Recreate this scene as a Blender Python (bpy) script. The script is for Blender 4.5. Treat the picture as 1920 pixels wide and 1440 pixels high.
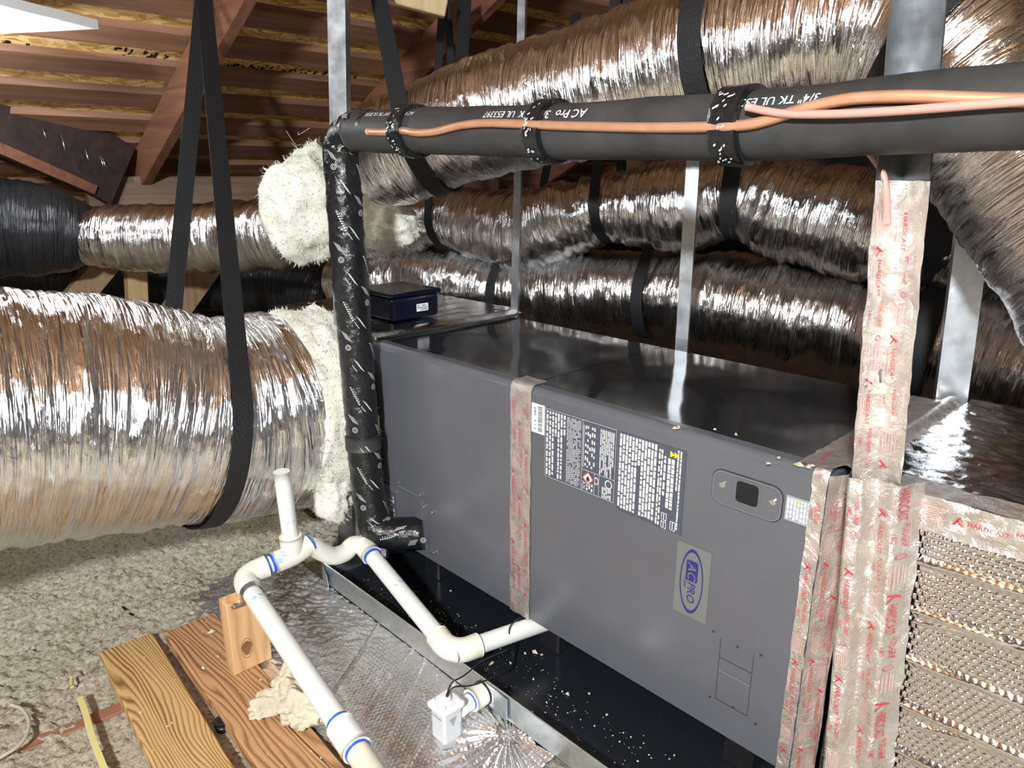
import bpy, bmesh, math, random
import numpy as np
from math import sin, cos, tan, pi, radians, sqrt, atan2, acos
from mathutils import Matrix, Vector

for o in list(bpy.data.objects): bpy.data.objects.remove(o)
SC = bpy.context.scene
COL = SC.collection
random.seed(7); RNG = np.random.default_rng(7)

# ------------------------------------------------------------------ camera
F_PX, YAW, PITCH, ROLL = 1357.1, radians(45.962), radians(16.284), radians(0.149)
CAM = np.array([1.5386, -0.99364, 0.94326])
_F = np.array([-sin(YAW)*cos(PITCH), cos(YAW)*cos(PITCH), -sin(PITCH)])
_R = np.array([cos(YAW), sin(YAW), 0.0]); _U = np.cross(_R, _F)
_R, _U = cos(ROLL)*_R+sin(ROLL)*_U, -sin(ROLL)*_R+cos(ROLL)*_U
cd = bpy.data.cameras.new('camera'); cam = bpy.data.objects.new('camera', cd); COL.objects.link(cam)
cd.sensor_width = 36; cd.lens = F_PX/1920*36; cd.clip_start = 0.02; cd.clip_end = 60
M = Matrix.Identity(4)
for i in range(3): M[i][0], M[i][1], M[i][2], M[i][3] = _R[i], _U[i], -_F[i], CAM[i]
cam.matrix_world = M; SC.camera = cam

# ------------------------------------------------------------------ world, lights, exposure
w = bpy.data.worlds.new('attic_dark'); SC.world = w; w.use_nodes = True
w.node_tree.nodes['Background'].inputs[0].default_value = (0.30, 0.32, 0.36, 1)
w.node_tree.nodes['Background'].inputs[1].default_value = 0.02
SC.view_settings.view_transform = 'Standard'; SC.view_settings.look = 'None'
SC.view_settings.exposure = 0.75; SC.view_settings.gamma = 1.0; SC.view_settings.use_curve_mapping = False
def area_light(name, loc, target, size, power, color=(0.93, 0.97, 1.0)):
    l = bpy.data.lights.new(name, 'AREA'); l.energy = power; l.size = size; l.color = color
    o = bpy.data.objects.new(name, l); COL.objects.link(o); o.location = loc
    o.rotation_euler = (Vector(target)-Vector(loc)).to_track_quat('-Z', 'Y').to_euler(); return o
# a second work lamp hung behind the photographer (out of frame)
def point_light(name, loc, radius, power, color=(0.93, 0.97, 1.0)):
    l = bpy.data.lights.new(name, 'POINT'); l.energy = power; l.shadow_soft_size = radius; l.color = color
    o = bpy.data.objects.new(name, l); COL.objects.link(o); o.location = loc; return o
point_light('work_lamp_light', (2.10, -2.25, 1.72), 0.09, 300)
LED_POWER = 0.5

def at(u, v, x=None, y=None, z=None, d=None):
    r = _F+_R*(u-960)/F_PX-_U*(v-720)/F_PX
    if x is not None: t = (x-CAM[0])/r[0]
    elif y is not None: t = (y-CAM[1])/r[1]
    elif z is not None: t = (z-CAM[2])/r[2]
    else: t = d
    return CAM+t*r

# ------------------------------------------------------------------ numpy noise
_perm = np.arange(256); np.random.default_rng(3).shuffle(_perm); _perm = np.concatenate([_perm, _perm, _perm])
_g = np.random.default_rng(4).normal(size=(256, 3)); _g /= np.linalg.norm(_g, axis=1)[:, None]
def pn(P):
    P = np.asarray(P, float); I = np.floor(P).astype(int); f = P-I; I &= 255
    u = f*f*f*(f*(f*6-15)+10); out = 0
    for dx in (0, 1):
        for dy in (0, 1):
            for dz in (0, 1):
                h = _perm[_perm[_perm[I[:, 0]+dx]+((I[:, 1]+dy) & 255)]+((I[:, 2]+dz) & 255)]
                g = _g[h & 255]; dv = f-np.array([dx, dy, dz])
                wgt = (u[:, 0] if dx else 1-u[:, 0])*(u[:, 1] if dy else 1-u[:, 1])*(u[:, 2] if dz else 1-u[:, 2])
                out = out+wgt*(g*dv).sum(1)
    return out*1.5
def fbm(P, o=4, l=2.0, g=0.5):
    a, s, r = 1, 1, 0
    for i in range(o): r = r+a*pn(P*s+i*17.3); a *= g; s *= l
    return r

# ------------------------------------------------------------------ materials
MATS = {}
class NT:
    def __init__(s, name):
        s.m = bpy.data.materials.new(name); s.m.use_nodes = True; s.t = s.m.node_tree
        s.b = s.t.nodes['Principled BSDF']; MATS[name] = s.m
    def n(s, typ, ins=None, **props):
        nd = s.t.nodes.new(typ)
        for k, v in props.items(): setattr(nd, k, v)
        for k, v in (ins or {}).items(): s.set(nd.inputs[k], v)
        return nd
    def set(s, sock, v):
        if isinstance(v, bpy.types.NodeSocket): s.t.links.new(v, sock)
        else: sock.default_value = v
    def p(s, **kw):
        for k, v in kw.items(): s.set(s.b.inputs[k.replace('_', ' ')], v)
    def coord(s, kind='Object', scale=(1, 1, 1), rot=(0, 0, 0)):
        if kind == 'wrap': c = s.n('ShaderNodeAttribute', attribute_name='wrap').outputs['Vector']
        else: c = s.n('ShaderNodeTexCoord').outputs[kind]
        return s.n('ShaderNodeMapping', {'Vector': c, 'Scale': scale, 'Rotation': rot}).outputs[0]
    def noise(s, vec, scale, detail=4, rough=.55, dist=0.):
        return s.n('ShaderNodeTexNoise', {'Vector': vec, 'Scale': scale, 'Detail': detail, 'Roughness': rough, 'Distortion': dist}).outputs['Fac']
    def ramp(s, fac, stops, interp='LINEAR'):
        r = s.n('ShaderNodeValToRGB', {'Fac': fac}); cr = r.color_ramp; cr.interpolation = interp
        while len(cr.elements) < len(stops): cr.elements.new(0.5)
        for e, (p_, c) in zip(cr.elements, stops):
            e.position = p_; e.color = (*c, 1) if len(c) == 3 else c
        return r.outputs[0]
    def bump(s, h, strength, dist, normal=None):
        i = {'Height': h, 'Strength': strength, 'Distance': dist}
        if normal is not None: i['Normal'] = normal
        return s.n('ShaderNodeBump', i).outputs[0]
    def mix(s, fac, a, b, mode='MIX'):
        m = s.n('ShaderNodeMix', data_type='RGBA', blend_type=mode)
        s.set(m.inputs[0], fac); s.set(m.inputs[6], a if isinstance(a, bpy.types.NodeSocket) else (*a, 1)); s.set(m.inputs[7], b if isinstance(b, bpy.types.NodeSocket) else (*b, 1))
        return m.outputs[2]
    def mathn(s, op, a, b=0.):
        m = s.n('ShaderNodeMath', operation=op); s.set(m.inputs[0], a); s.set(m.inputs[1], b); return m.outputs[0]

def plain(name, col, rough=.5, metal=0., bump=None, spec=None, vary=0.):
    k = NT(name); k.p(Base_Color=(*col, 1), Roughness=rough, Metallic=metal)
    if vary:
        f = k.noise(k.coord(), 14, 5)
        k.p(Base_Color=k.ramp(f, [(.3, tuple(c*(1-vary) for c in col)), (.7, tuple(min(1, c*(1+vary)) for c in col))]))
    if bump: k.p(Normal=k.bump(k.noise(k.coord(), bump[0], 5), bump[1], bump[2]))
    if spec is not None: k.p(Specular_IOR_Level=spec)
    return k.m

def foil_duct(name, base, metal, r0, r1):
    k = NT(name); k.p(Metallic=metal, Base_Color=(*base, 1))
    ridge = lambda f: k.mathn('ABSOLUTE', k.mathn('SUBTRACT', f, .5))
    c1 = k.coord('wrap', (1, .06, .06)); c2 = k.coord('wrap', (1, .22, .22))
    n1 = k.noise(c1, 60, 3, .55, .7); n2 = k.noise(c2, 60, 6, .68, 1.1)
    v = k.n('ShaderNodeTexVoronoi', {'Vector': k.coord('wrap', (1, .28, .28)), 'Scale': 42.}, feature='DISTANCE_TO_EDGE').outputs['Distance']
    b = k.bump(ridge(n1), .85, .020); b = k.bump(ridge(n2), .42, .009, b); b = k.bump(k.mathn('MINIMUM', v, .12), .28, .006, b)
    k.p(Normal=b, Roughness=k.ramp(n2, [(.3, (r0,)*3), (.7, (r1,)*3)]))
foil_duct('foil_jacket', (.86, .86, .87), 1., .07, .16); foil_duct('foil_jacket_shaded', (.035, .036, .040), .5, .16, .28)  # second one is a near-black foil copy, background shade put into its colour
def foil_flat(name, base, rough, s1, st, tint=None):
    k = NT(name); k.p(Metallic=1., Base_Color=(*base, 1), Roughness=rough); c = k.coord()
    n1 = k.noise(c, s1, 6, .65, .8); n2 = k.noise(c, s1*4.5, 4, .6)
    k.p(Normal=k.bump(n2, st*.5, .002, k.bump(n1, st, .006)))
    if tint: k.p(Base_Color=k.ramp(k.noise(c, 18, 5, .6, .5), [(.42, base), (.66, tint)]))
foil_flat('foil_bubble', (.84, .84, .85), .13, 40, .22)
foil_flat('foil_tape', (.80, .775, .725), .30, 48, .7, (.68, .59, .56)); MATS['foil_tape'].node_tree.nodes['Principled BSDF'].inputs['Metallic'].default_value = .80
foil_flat('foil_floor', (.84, .85, .87), .20, 40, .3); MATS['foil_floor'].node_tree.nodes['Principled BSDF'].inputs['Metallic'].default_value = .90
foil_flat('foil_seam', (.85, .85, .86), .22, 55, .6)

def paint(name, col, rough, streak=True):
    k = NT(name); c = k.coord(); f = k.noise(c, 3.5, 4)
    k.p(Base_Color=k.ramp(f, [(.25, tuple(x*.88 for x in col)), (.75, tuple(x*1.10 for x in col))]), Roughness=rough, Specular_IOR_Level=.6)
    k.p(Normal=k.bump(k.noise(c, 3, 1), .06, .01))
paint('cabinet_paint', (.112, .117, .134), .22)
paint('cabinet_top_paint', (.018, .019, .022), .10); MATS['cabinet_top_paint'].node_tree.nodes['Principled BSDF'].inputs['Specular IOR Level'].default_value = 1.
k = NT('pan_black'); c = k.coord()
k.p(Base_Color=k.ramp(k.noise(c, 60, 8, .8, .4), [(.60, (.012, .015, .020)), (.80, (.055, .062, .070))]), Roughness=.24, Specular_IOR_Level=.6)
def galv(name, col, rough):
    k = NT(name); c = k.coord()
    v = k.n('ShaderNodeTexVoronoi', {'Vector': c, 'Scale': 90.}).outputs['Color']
    bw = k.n('ShaderNodeRGBToBW', {'Color': v}).outputs[0]
    k.p(Metallic=.95, Base_Color=k.ramp(bw, [(.1, tuple(x*.84 for x in col)), (.9, col)]), Roughness=k.ramp(k.noise(c, 25, 4), [(.3, (rough*.8,)*3), (.7, (rough*1.25,)*3)]))
galv('galvanised', (.46, .48, .50), .34); galv('galvanised_dull', (.25, .26, .27), .48); galv('pan_lip_metal', (.78, .84, .87), .38)

def wood(name, c_dark, c_light, axis, dens=26., rough=.62, contrast=(.3, .7), bump=.25, ring=None, vary=.0):
    k = NT(name); sc = [1., 1., 1.]; sc[axis] = .07
    c = k.coord('Object', tuple(sc))
    f = k.noise(c, dens, 7, .6, .9)
    if ring:
        across, lines, wob = ring
        dv = k.noise(k.coord('Object', tuple(.20 if i == axis else 1. for i in range(3))), 11., 2, .45, .3)
        co = k.n('ShaderNodeSeparateXYZ', {'Vector': k.n('ShaderNodeTexCoord').outputs['Object']}).outputs[across]
        ph = k.mathn('ADD', k.mathn('MULTIPLY', co, lines), k.mathn('MULTIPLY', dv, wob))
        wv = k.mathn('ABSOLUTE', k.mathn('SUBTRACT', k.mathn('FRACT', ph), .5)); f = k.mathn('ADD', k.mathn('MULTIPLY', wv, .95), k.mathn('MULTIPLY', f, .50))
    col = k.ramp(f, [(contrast[0], c_dark), (contrast[1], c_light)])
    if vary:
        obr = k.n('ShaderNodeObjectInfo').outputs['Random']
        col = k.mix(k.mathn('MULTIPLY', obr, vary), col, tuple(x*.45 for x in c_dark))
    k.p(Base_Color=col, Roughness=rough, Normal=k.bump(f, bump, .004))
wood('rafter_wood', (.12, .048, .028), (.27, .115, .066), 0); wood('valley_wood_shaded', (.018, .012, .011), (.045, .028, .024), 0)  # valley copy is darkened, the shade of that corner is in its colour
wood('board_wood', (.165, .078, .044), (.34, .175, .100), 1, vary=.45)
wood('purlin_wood', (.12, .075, .048), (.25, .17, .115), 1)
wood('strut_wood', (.22, .14, .08), (.40, .27, .16), 2)
wood('stud_wood', (.40, .27, .13), (.58, .42, .22), 2)
wood('plank_wood', (.22, .10, .028), (.62, .40, .17), 0, 30, .6, (.22, .55), .3, ring=(1, 135., 12.))
wood('plank_wood_red', (.22, .095, .04), (.55, .31, .15), 0, 30, .6, (.22, .55), .3, ring=(1, 105., 11.))
wood('block_wood', (.52, .28, .12), (.74, .46, .23), 2, 20, .55, (.15, .6), .12, ring=(1, 38., 4.))
wood('joist_wood', (.20, .09, .05), (.34, .16, .09), 1)
plain('knot_wood', (.33, .15, .055), .5, vary=.25)
k = NT('osb_board'); c = k.coord('Object', (1., .42, 1.), (0, 0, .5)); cn = k.n('ShaderNodeVectorMath', {0: c, 1: k.n('ShaderNodeTexNoise', {'Vector': c, 'Scale': 7.}).outputs['Color']}, operation='ADD').outputs[0]
v = k.n('ShaderNodeTexVoronoi', {'Vector': cn, 'Scale': 34.}).outputs['Color']; bw = k.n('ShaderNodeRGBToBW', {'Color': v}).outputs[0]
k.p(Base_Color=k.ramp(bw, [(.1, (.36, .185, .05)), (.5, (.62, .37, .12)), (.85, (.80, .56, .25))]), Roughness=.6, Normal=k.bump(bw, .3, .003))
k = NT('far_roof_wood'); c = k.coord(); k.p(Base_Color=k.ramp(k.noise(c, 6, 5), [(.3, (.026, .020, .016)), (.7, (.060, .048, .038))]), Roughness=.75)

k = NT('blown_insulation'); c = k.coord(); n1 = k.noise(c, 95, 7, .72, .4); n2 = k.noise(c, 9, 4)
v = k.n('ShaderNodeTexVoronoi', {'Vector': c, 'Scale': 150.}).outputs['Color']; bw = k.n('ShaderNodeRGBToBW', {'Color': v}).outputs[0]
f = k.mathn('ADD', k.mathn('MULTIPLY', n1, .75), k.mathn('MULTIPLY', bw, .28))
k.p(Base_Color=k.mix(k.mathn('MULTIPLY', n2, .25), k.ramp(f, [(.32, (.20, .15, .095)), (.44, (.62, .545, .40)), (.57, (.84, .775, .62)), (.72, (.94, .91, .80))]), (.58, .47, .30)), Roughness=.95, Specular_IOR_Level=.15,
    Normal=k.bump(n1, 1., .016, k.bump(bw, .8, .008)))
def fluff(name, a, b):
    k = NT(name); c = k.coord(); n1 = k.noise(c, 14, 8, .65, 1.0); n2 = k.noise(c, 160, 4, .6)
    k.p(Base_Color=k.ramp(n1, [(.3, a), (.7, b)]), Roughness=1., Specular_IOR_Level=.05, Subsurface_Weight=.25, Subsurface_Radius=(.02, .02, .018), Subsurface_Scale=.3, Normal=k.bump(n2, .35, .004, k.bump(n1, .5, .015)))
fluff('fibreglass', (.70, .69, .58), (.88, .87, .78)); fluff('foam_cream', (.56, .50, .36), (.70, .65, .51))
k = NT('rubber_sleeve'); c = k.coord(); k.p(Base_Color=k.ramp(k.noise(c, 12, 6, .7), [(.35, (.028, .028, .029)), (.8, (.062, .062, .062))]), Roughness=.55, Normal=k.bump(k.noise(c, 60, 4), .12, .003))
k = NT('black_wrap'); c = k.coord(); k.p(Base_Color=(.010, .011, .013, 1), Roughness=.19, Specular_IOR_Level=.65, Normal=k.bump(k.noise(c, 70, 5, .6, 1.), .5, .005))
k = NT('strap_web'); c = k.coord(); wv = k.noise(k.coord('Object', (1, 1, 1)), 260, 2)
k.p(Base_Color=(.008, .008, .009, 1), Roughness=.7, Normal=k.bump(wv, .6, .003))
plain('print_white', (.60, .61, .62), .5); plain('print_red', (.52, .035, .05), .5); plain('print_pink', (.70, .42, .40), .5); plain('print_blue', (.028, .026, .16), .45)
plain('print_yellow', (.85, .68, .02), .5); plain('print_black', (.01, .01, .012), .5); plain('print_grey', (.33, .36, .40), .5)
plain('pvc', (.83, .85, .82), .28, vary=.03); plain('pvc_fitting', (.82, .82, .72), .3, vary=.03); plain('pvc_aged', (.72, .70, .56), .4, vary=.2)
plain('cement_blue', (.03, .11, .62), .4); plain('smear_blue', (.40, .62, .82), .35)
k = NT('copper'); c = k.coord(); k.p(Metallic=.7, Base_Color=k.ramp(k.noise(c, 30, 4), [(.3, (.86, .42, .24)), (.7, (.94, .56, .38))]), Roughness=.42)
plain('cable_pink', (.52, .31, .26), .5); plain('cable_yellow', (.66, .58, .24), .55); plain('cable_beige', (.50, .46, .36), .6); plain('wire_black', (.012, .012, .013), .4)
plain('label_navy', (.075, .085, .115), .42); plain('label_white', (.82, .84, .84), .45); plain('sticker_clear', (.165, .170, .165), .35); plain('label_grey', (.30, .33, .37), .5)
plain('screw_zinc', (.78, .79, .78), .28, 1.); plain('hole_dark', (.004, .004, .005), .6); plain('groove', (.035, .037, .042), .4); plain('groove_light', (.22, .23, .25), .35)
plain('navy_plastic', (.006, .007, .018), .14, spec=.5); plain('shadow_dark', (.02, .02, .02), .9); plain('lamp_white', (.78, .80, .80), .4); plain('green_tag', (.10, .75, .05), .5)
plain('debris', (.60, .53, .40), .9, vary=.3); plain('float_white', (.80, .82, .84), .3); plain('paper_white', (.80, .80, .74), .7); plain('dark_fitting', (.02, .02, .022), .35); plain('leaf', (.24, .22, .05), .7)
k = NT('clear_float'); k.p(Base_Color=(.90, .93, .95, 1), Roughness=.08, Transmission_Weight=.35, IOR=1.4)
k = NT('lamp_emit'); k.p(Base_Color=(1, 1, 1, 1), Emission_Color=(.93, .97, 1., 1), Emission_Strength=5.)

# ------------------------------------------------------------------ mesh helpers
def link(name, me, mat=None, parent=None):
    o = bpy.data.objects.new(name, me); COL.objects.link(o)
    if mat and me is not None and not me.materials: me.materials.append(MATS[mat])
    if parent: o.parent = parent
    return o
def mesh(name, V, Fc, mat, parent=None, smooth=False, wrap=None):
    me = bpy.data.meshes.new(name); me.from_pydata([tuple(map(float, v)) for v in V], [], [tuple(map(int, f)) for f in Fc])
    if smooth: me.polygons.foreach_set('use_smooth', [True]*len(me.polygons))
    if wrap is not None:
        a = me.attributes.new('wrap', 'FLOAT_VECTOR', 'POINT'); a.data.foreach_set('vector', np.asarray(wrap, np.float32).ravel())
    me.update(); return link(name, me, mat, parent)
def tag(o, label, cat, group=None, kind=None):
    if label: o['label'] = label
    if cat: o['category'] = cat
    if group: o['group'] = group
    if kind: o['kind'] = kind
    return o
def thing(name, label, cat, loc=(0, 0, 0), group=None):
    o = bpy.data.objects.new(name, None); COL.objects.link(o); o.empty_display_size = .05
    return tag(o, label, cat, group)
def grid_faces(nu, nv, wrapv=False):
    i = np.arange(nu-1)[:, None]; j = np.arange(nv if wrapv else nv-1)[None, :]; j2 = (j+1) % nv
    a = i*nv+j; b = (i+1)*nv+j; c = (i+1)*nv+j2; d = i*nv+j2
    return np.stack([a, b, c, d], -1).reshape(-1, 4)
def gridmesh(name, P, nu, nv, mat, parent=None, smooth=True, wrapv=False, wrap=None, flip=False):
    Fq = grid_faces(nu, nv, wrapv)
    if flip: Fq = Fq[:, ::-1]
    me = bpy.data.meshes.new(name); me.vertices.add(len(P)); me.vertices.foreach_set('co', np.asarray(P, np.float32).ravel())
    me.loops.add(Fq.size); me.loops.foreach_set('vertex_index', Fq.ravel().astype(np.int32))
    me.polygons.add(len(Fq)); me.polygons.foreach_set('loop_start', np.arange(0, Fq.size, 4, dtype=np.int32))
    me.update(calc_edges=True)
    me.polygons.foreach_set('use_smooth', np.full(len(Fq), smooth))
    if wrap is not None:
        a = me.attributes.new('wrap', 'FLOAT_VECTOR', 'POINT'); a.data.foreach_set('vector', np.asarray(wrap, np.float32).ravel())
    return link(name, me, mat, parent)
def box(name, lo, hi, mat, parent=None, bevel=0., segs=2, rot=None, org=None):
    bm = bmesh.new(); bmesh.ops.create_cube(bm, size=1)
    lo, hi = np.array(lo, float), np.array(hi, float)
    for v in bm.verts: v.co = Vector((lo+hi)/2+np.array(v.co)*(hi-lo))
    if bevel: bmesh.ops.bevel(bm, geom=bm.edges[:], offset=bevel, segments=segs, affect='EDGES', profile=.5)
    if rot is not None: bmesh.ops.transform(bm, matrix=rot, verts=bm.verts)
    if org is not None: bmesh.ops.translate(bm, vec=Vector(org), verts=bm.verts)
    me = bpy.data.meshes.new(name); bm.to_mesh(me); bm.free()
    if bevel and segs > 1: me.polygons.foreach_set('use_smooth', [False]*len(me.polygons))
    return link(name, me, mat, parent)
def beam(name, A, B, wdt, hgt, mat, parent=None, up=(0, 0, 1), bevel=.002):
    A, B, up = Vector(A), Vector(B), Vector(up); d = (B-A); L = d.length; d.normalize()
    s = d.cross(up).normalized(); u = s.cross(d)
    R = Matrix((d, s, u)).transposed().to_4x4(); R.translation = A
    return box(name, (0, -wdt/2, -hgt/2), (L, wdt/2, hgt/2), mat, parent, bevel, 1, rot=R)
def spline(P, step):
    P = np.array(P, float)
    if len(P) == 2:
        n = max(2, int(np.linalg.norm(P[1, :3]-P[0, :3])/step)+1); t = np.linspace(0, 1, n)[:, None]; return P[0]*(1-t)+P[1]*t
    E = np.vstack([2*P[0]-P[1], P, 2*P[-1]-P[-2]]); out = []
    for i in range(1, len(E)-2):
        a, b, c, d = E[i-1:i+3]; n = max(2, int(np.linalg.norm(c[:3]-b[:3])/step)+1)
        t = np.linspace(0, 1, n, endpoint=False)[:, None]
        out.append(.5*(2*b+(c-a)*t+(2*a-5*b+4*c-d)*t*t+(-a+3*b-3*c+d)*t**3))
    return np.vstack(out+[P[-1:]])
def frames(C, up=(0.03, .05, 1)):
    T = np.gradient(C, axis=0); T /= np.linalg.norm(T, axis=1)[:, None]; A = []
    a = np.cross(T[0], up); a /= np.linalg.norm(a)
    for t in T:
        a = a-t*(a@t); a /= np.linalg.norm(a); A.append(a)
    A = np.array(A); return T, A, np.cross(A, T)
def tube(name, P, mat, parent=None, nseg=20, step=.02, disp=None, caps=True, r=None):
    P = np.array([tuple(p)+((r,) if r is not None else ()) for p in P], float)
    S = spline(P, step); C, R = S[:, :3], S[:, 3]; T, A, B = frames(C); n = len(C)
    s = np.concatenate([[0], np.cumsum(np.linalg.norm(np.diff(C, axis=0), axis=1))])
    th = np.linspace(0, 2*pi, nseg, endpoint=False); ct, st = np.cos(th), np.sin(th)
    Wr = np.stack([np.repeat(s, nseg), (R[:, None]*ct).ravel(), (R[:, None]*st).ravel()], -1)
    RR = np.repeat(R, nseg)
    if disp is not None: RR = RR+disp(Wr, np.repeat(s, nseg), np.tile(th, n), s[-1])
    RR = RR.reshape(n, nseg, 1)
    V = (C[:, None]+RR*(A[:, None]*ct[None, :, None]+B[:, None]*st[None, :, None])).reshape(-1, 3)
    if caps:
        V = np.vstack([C[:1]+0*V[:1], V, C[-1:]]); 
        Fq = [tuple(x+1) for x in grid_faces(n, nseg, True)[:, ::-1]]
        Fq += [(0, 1+j, 1+(j+1) % nseg) for j in range(nseg)]; e = 1+(n-1)*nseg; L = len(V)-1
        Fq += [(L, e+(j+1) % nseg, e+j) for j in range(nseg)]
        me_o = mesh(name, V, Fq, mat, parent, True, np.vstack([Wr[:1], Wr, Wr[-1:]]))
        fl = [len(p.vertices) == 4 for p in me_o.data.polygons]; me_o.data.polygons.foreach_set('use_smooth', fl); return me_o
    return gridmesh(name, V, n, nseg, mat, parent, True, True, Wr, flip=True)
def ribbon(name, C, W, wdt, thick, mat, parent=None, smooth=True):
    """flat strip along C with per-point width direction W"""
    C = np.array(C, float); W = np.array(W, float); W /= np.linalg.norm(W, axis=1)[:, None]
    T = np.gradient(C, axis=0); N = np.cross(T, W); N /= np.linalg.norm(N, axis=1)[:, None]; n = len(C)
    V = np.stack([C-W*wdt/2-N*thick/2, C+W*wdt/2-N*thick/2, C+W*wdt/2+N*thick/2, C-W*wdt/2+N*thick/2], 1).reshape(-1, 3)
    Fq = [tuple(f) for f in grid_faces(n, 4, True)]+[(3, 2, 1, 0), tuple((n-1)*4+np.arange(4))]
    return mesh(name, V, Fq, mat, parent, False)
def profile_x(name, prof, x0, x1, mat, parent=None):
    """closed (y,z) profile extruded along X"""
    n = len(prof); V = [(x0, y, z) for y, z in prof]+[(x1, y, z) for y, z in prof]
    Fq = [(i, (i+1) % n, n+(i+1) % n, n+i) for i in range(n)]+[tuple(range(n))[::-1], tuple(range(n, 2*n))]
    return mesh(name, V, Fq, mat, parent)
def blob(name, cen, rad, mat, parent=None, sub=5, amp=.25, freq=3., seed=0., o=4, clampz=None, shape=None):
    bm = bmesh.new(); bmesh.ops.create_icosphere(bm, subdivisions=sub, radius=1)
    P = np.array([v.co for v in bm.verts]); k = 1+amp*fbm(P*freq*.5+seed, o); Q = P*k[:, None]
    if shape is not None: Q = shape(Q)
    Q = Q*np.array(rad)+np.array(cen)
    if clampz is not None: Q[:, 2] = np.maximum(Q[:, 2], clampz)
    for v, q in zip(bm.verts, Q): v.co = Vector(q)
    me = bpy.data.meshes.new(name); bm.to_mesh(me); bm.free(); me.polygons.foreach_set('use_smooth', [True]*len(me.polygons))
    return link(name, me, mat, parent)
class Join:
    """collects flat pieces of ONE part (a print, a set of marks)"""
    def __init__(s): s.V, s.F, s.n = [], [], 0
    def add(s, V, Fc):
        s.n += 1; b = len(s.V); s.V += [tuple(v) for v in V]; s.F += [tuple(i+b for i in f) for f in Fc]
    def rect(s, O, A, B): O, A, B = map(np.array, (O, A, B)); s.add([O, O+A, O+A+B, O+B], [(0, 1, 2, 3)])
    def build(s, name, mat, parent=None):
        if not s.V: return None
        o = mesh(name, s.V, s.F, mat, parent)
        if s.n > 1: o['kind'] = 'stuff'   # tiny marks too small to pick apart
        return o
_tc = {}
def text2d(body, bold=0.):
    key = (body, bold)
    if key not in _tc:
        cu = bpy.data.curves.new('t', 'FONT'); cu.body = body; cu.align_x = 'LEFT'; cu.offset = bold; cu.resolution_u = 2
        o = bpy.data.objects.new('t', cu); COL.objects.link(o); dg = bpy.context.evaluated_depsgraph_get()
        me = bpy.data.meshes.new_from_object(o.evaluated_get(dg)); V = np.array([v.co[:2] for v in me.vertices]).reshape(-1, 2); Fc = [tuple(p.vertices) for p in me.polygons]
        bpy.data.objects.remove(o); bpy.data.curves.remove(cu); bpy.data.meshes.remove(me); _tc[key] = (V, Fc)
    return _tc[key]
def put_text(J, body, size, O, A, B, bold=0., stretch=1., shear=0.):
    """flat lettering: reading direction A, letter-up B (unit), size in m"""
    V, Fc = text2d(body, bold); O, A, B = map(np.array, (O, A, B))
    J.add([O+A*(x+shear*y)*size*stretch+B*y*size for x, y in V], Fc)
def ring2d(J, O, A, B, r0, r1, n=20, ax=1., ay=1.):
    O, A, B = map(np.array, (O, A, B)); t = np.linspace(0, 2*pi, n, endpoint=False)
    V = [O+A*cos(a)*r*ax+B*sin(a)*r*ay for r in (r0, r1) for a in t]
    J.add(V, [(i, (i+1) % n, n+(i+1) % n, n+i) for i in range(n)])
def disc2d(J, O, A, B, r, n=14):
    O, A, B = map(np.array, (O, A, B)); J.add([O+A*cos(a)*r+B*sin(a)*r for a in np.linspace(0, 2*pi, n, endpoint=False)], [tuple(range(n))])
def cyl(name, O, axis, r, h, mat, parent=None, n=16, bevel=.15):
    O, ax = np.array(O, float), np.array(axis, float); ax /= np.linalg.norm(ax)
    P = [tuple(O)+(r,), tuple(O+ax*h*(1-bevel))+(r,), tuple(O+ax*h)+(r*.72,)]
    a = np.cross(ax, (.3, .5, .8)); a /= np.linalg.norm(a); b = np.cross(ax, a); V, Fq = [], []
    for p in P:
        for t in np.linspace(0, 2*pi, n, endpoint=False): V.append(np.array(p[:3])+p[3]*(a*cos(t)+b*sin(t)))
    Fq = [tuple(f) for f in grid_faces(3, n, True)]+[tuple(range(n))[::-1], tuple(range(2*n, 3*n))]
    return mesh(name, V, Fq, mat, parent)
X, Y, Z = np.array([1., 0, 0]), np.array([0, 1., 0]), np.array([0, 0, 1.])

# ================================================================== SETTING
FLOOR_Z = -.32; INS_Z = -.160
ROOF_T = tan(radians(26)); NRM = Vector((-ROOF_T, 0, 1)).normalized()
def roof_z(x): return .947+ROOF_T*(x+1.725)          # underside of the boards
fl = box('floor', (-4.2, -4.2, FLOOR_Z-.05), (7.5, 5.2, FLOOR_Z), 'far_roof_wood'); tag(fl, 'attic floor deck beneath the blown insulation', None, kind='structure')
RIDGE_X = 2.5
def slab(name, xa, za, xb, zb, y0, y1, th, mat, parent=None):
    return mesh(name, [(xa, y0, za), (xb, y0, zb), (xb, y1, zb), (xa, y1, za), (xa, y0, za+th), (xb, y0, zb+th), (xb, y1, zb+th), (xa, y1, za+th)],
                [(0, 3, 2, 1), (4, 5, 6, 7), (0, 1, 5, 4), (1, 2, 6, 5), (2, 3, 7, 6), (3, 0, 4, 7)], mat, parent)
BT = .019/cos(radians(26))
ceil = slab('ceiling', -4.1, roof_z(-4.1)+BT, RIDGE_X, roof_z(RIDGE_X)+BT, -4.2, 5.2, .03, 'osb_board'); tag(ceil, 'sloping attic roof of strand board over spaced brown boards', None, kind='structure')
far = slab('ceiling', RIDGE_X, roof_z(RIDGE_X)+BT, 7.4, roof_z(RIDGE_X)-ROOF_T*(7.4-RIDGE_X), -4.2, 5.2, .03, 'far_roof_wood'); tag(far, 'opposite slope of the attic roof behind the camera', None, kind='structure')
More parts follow.
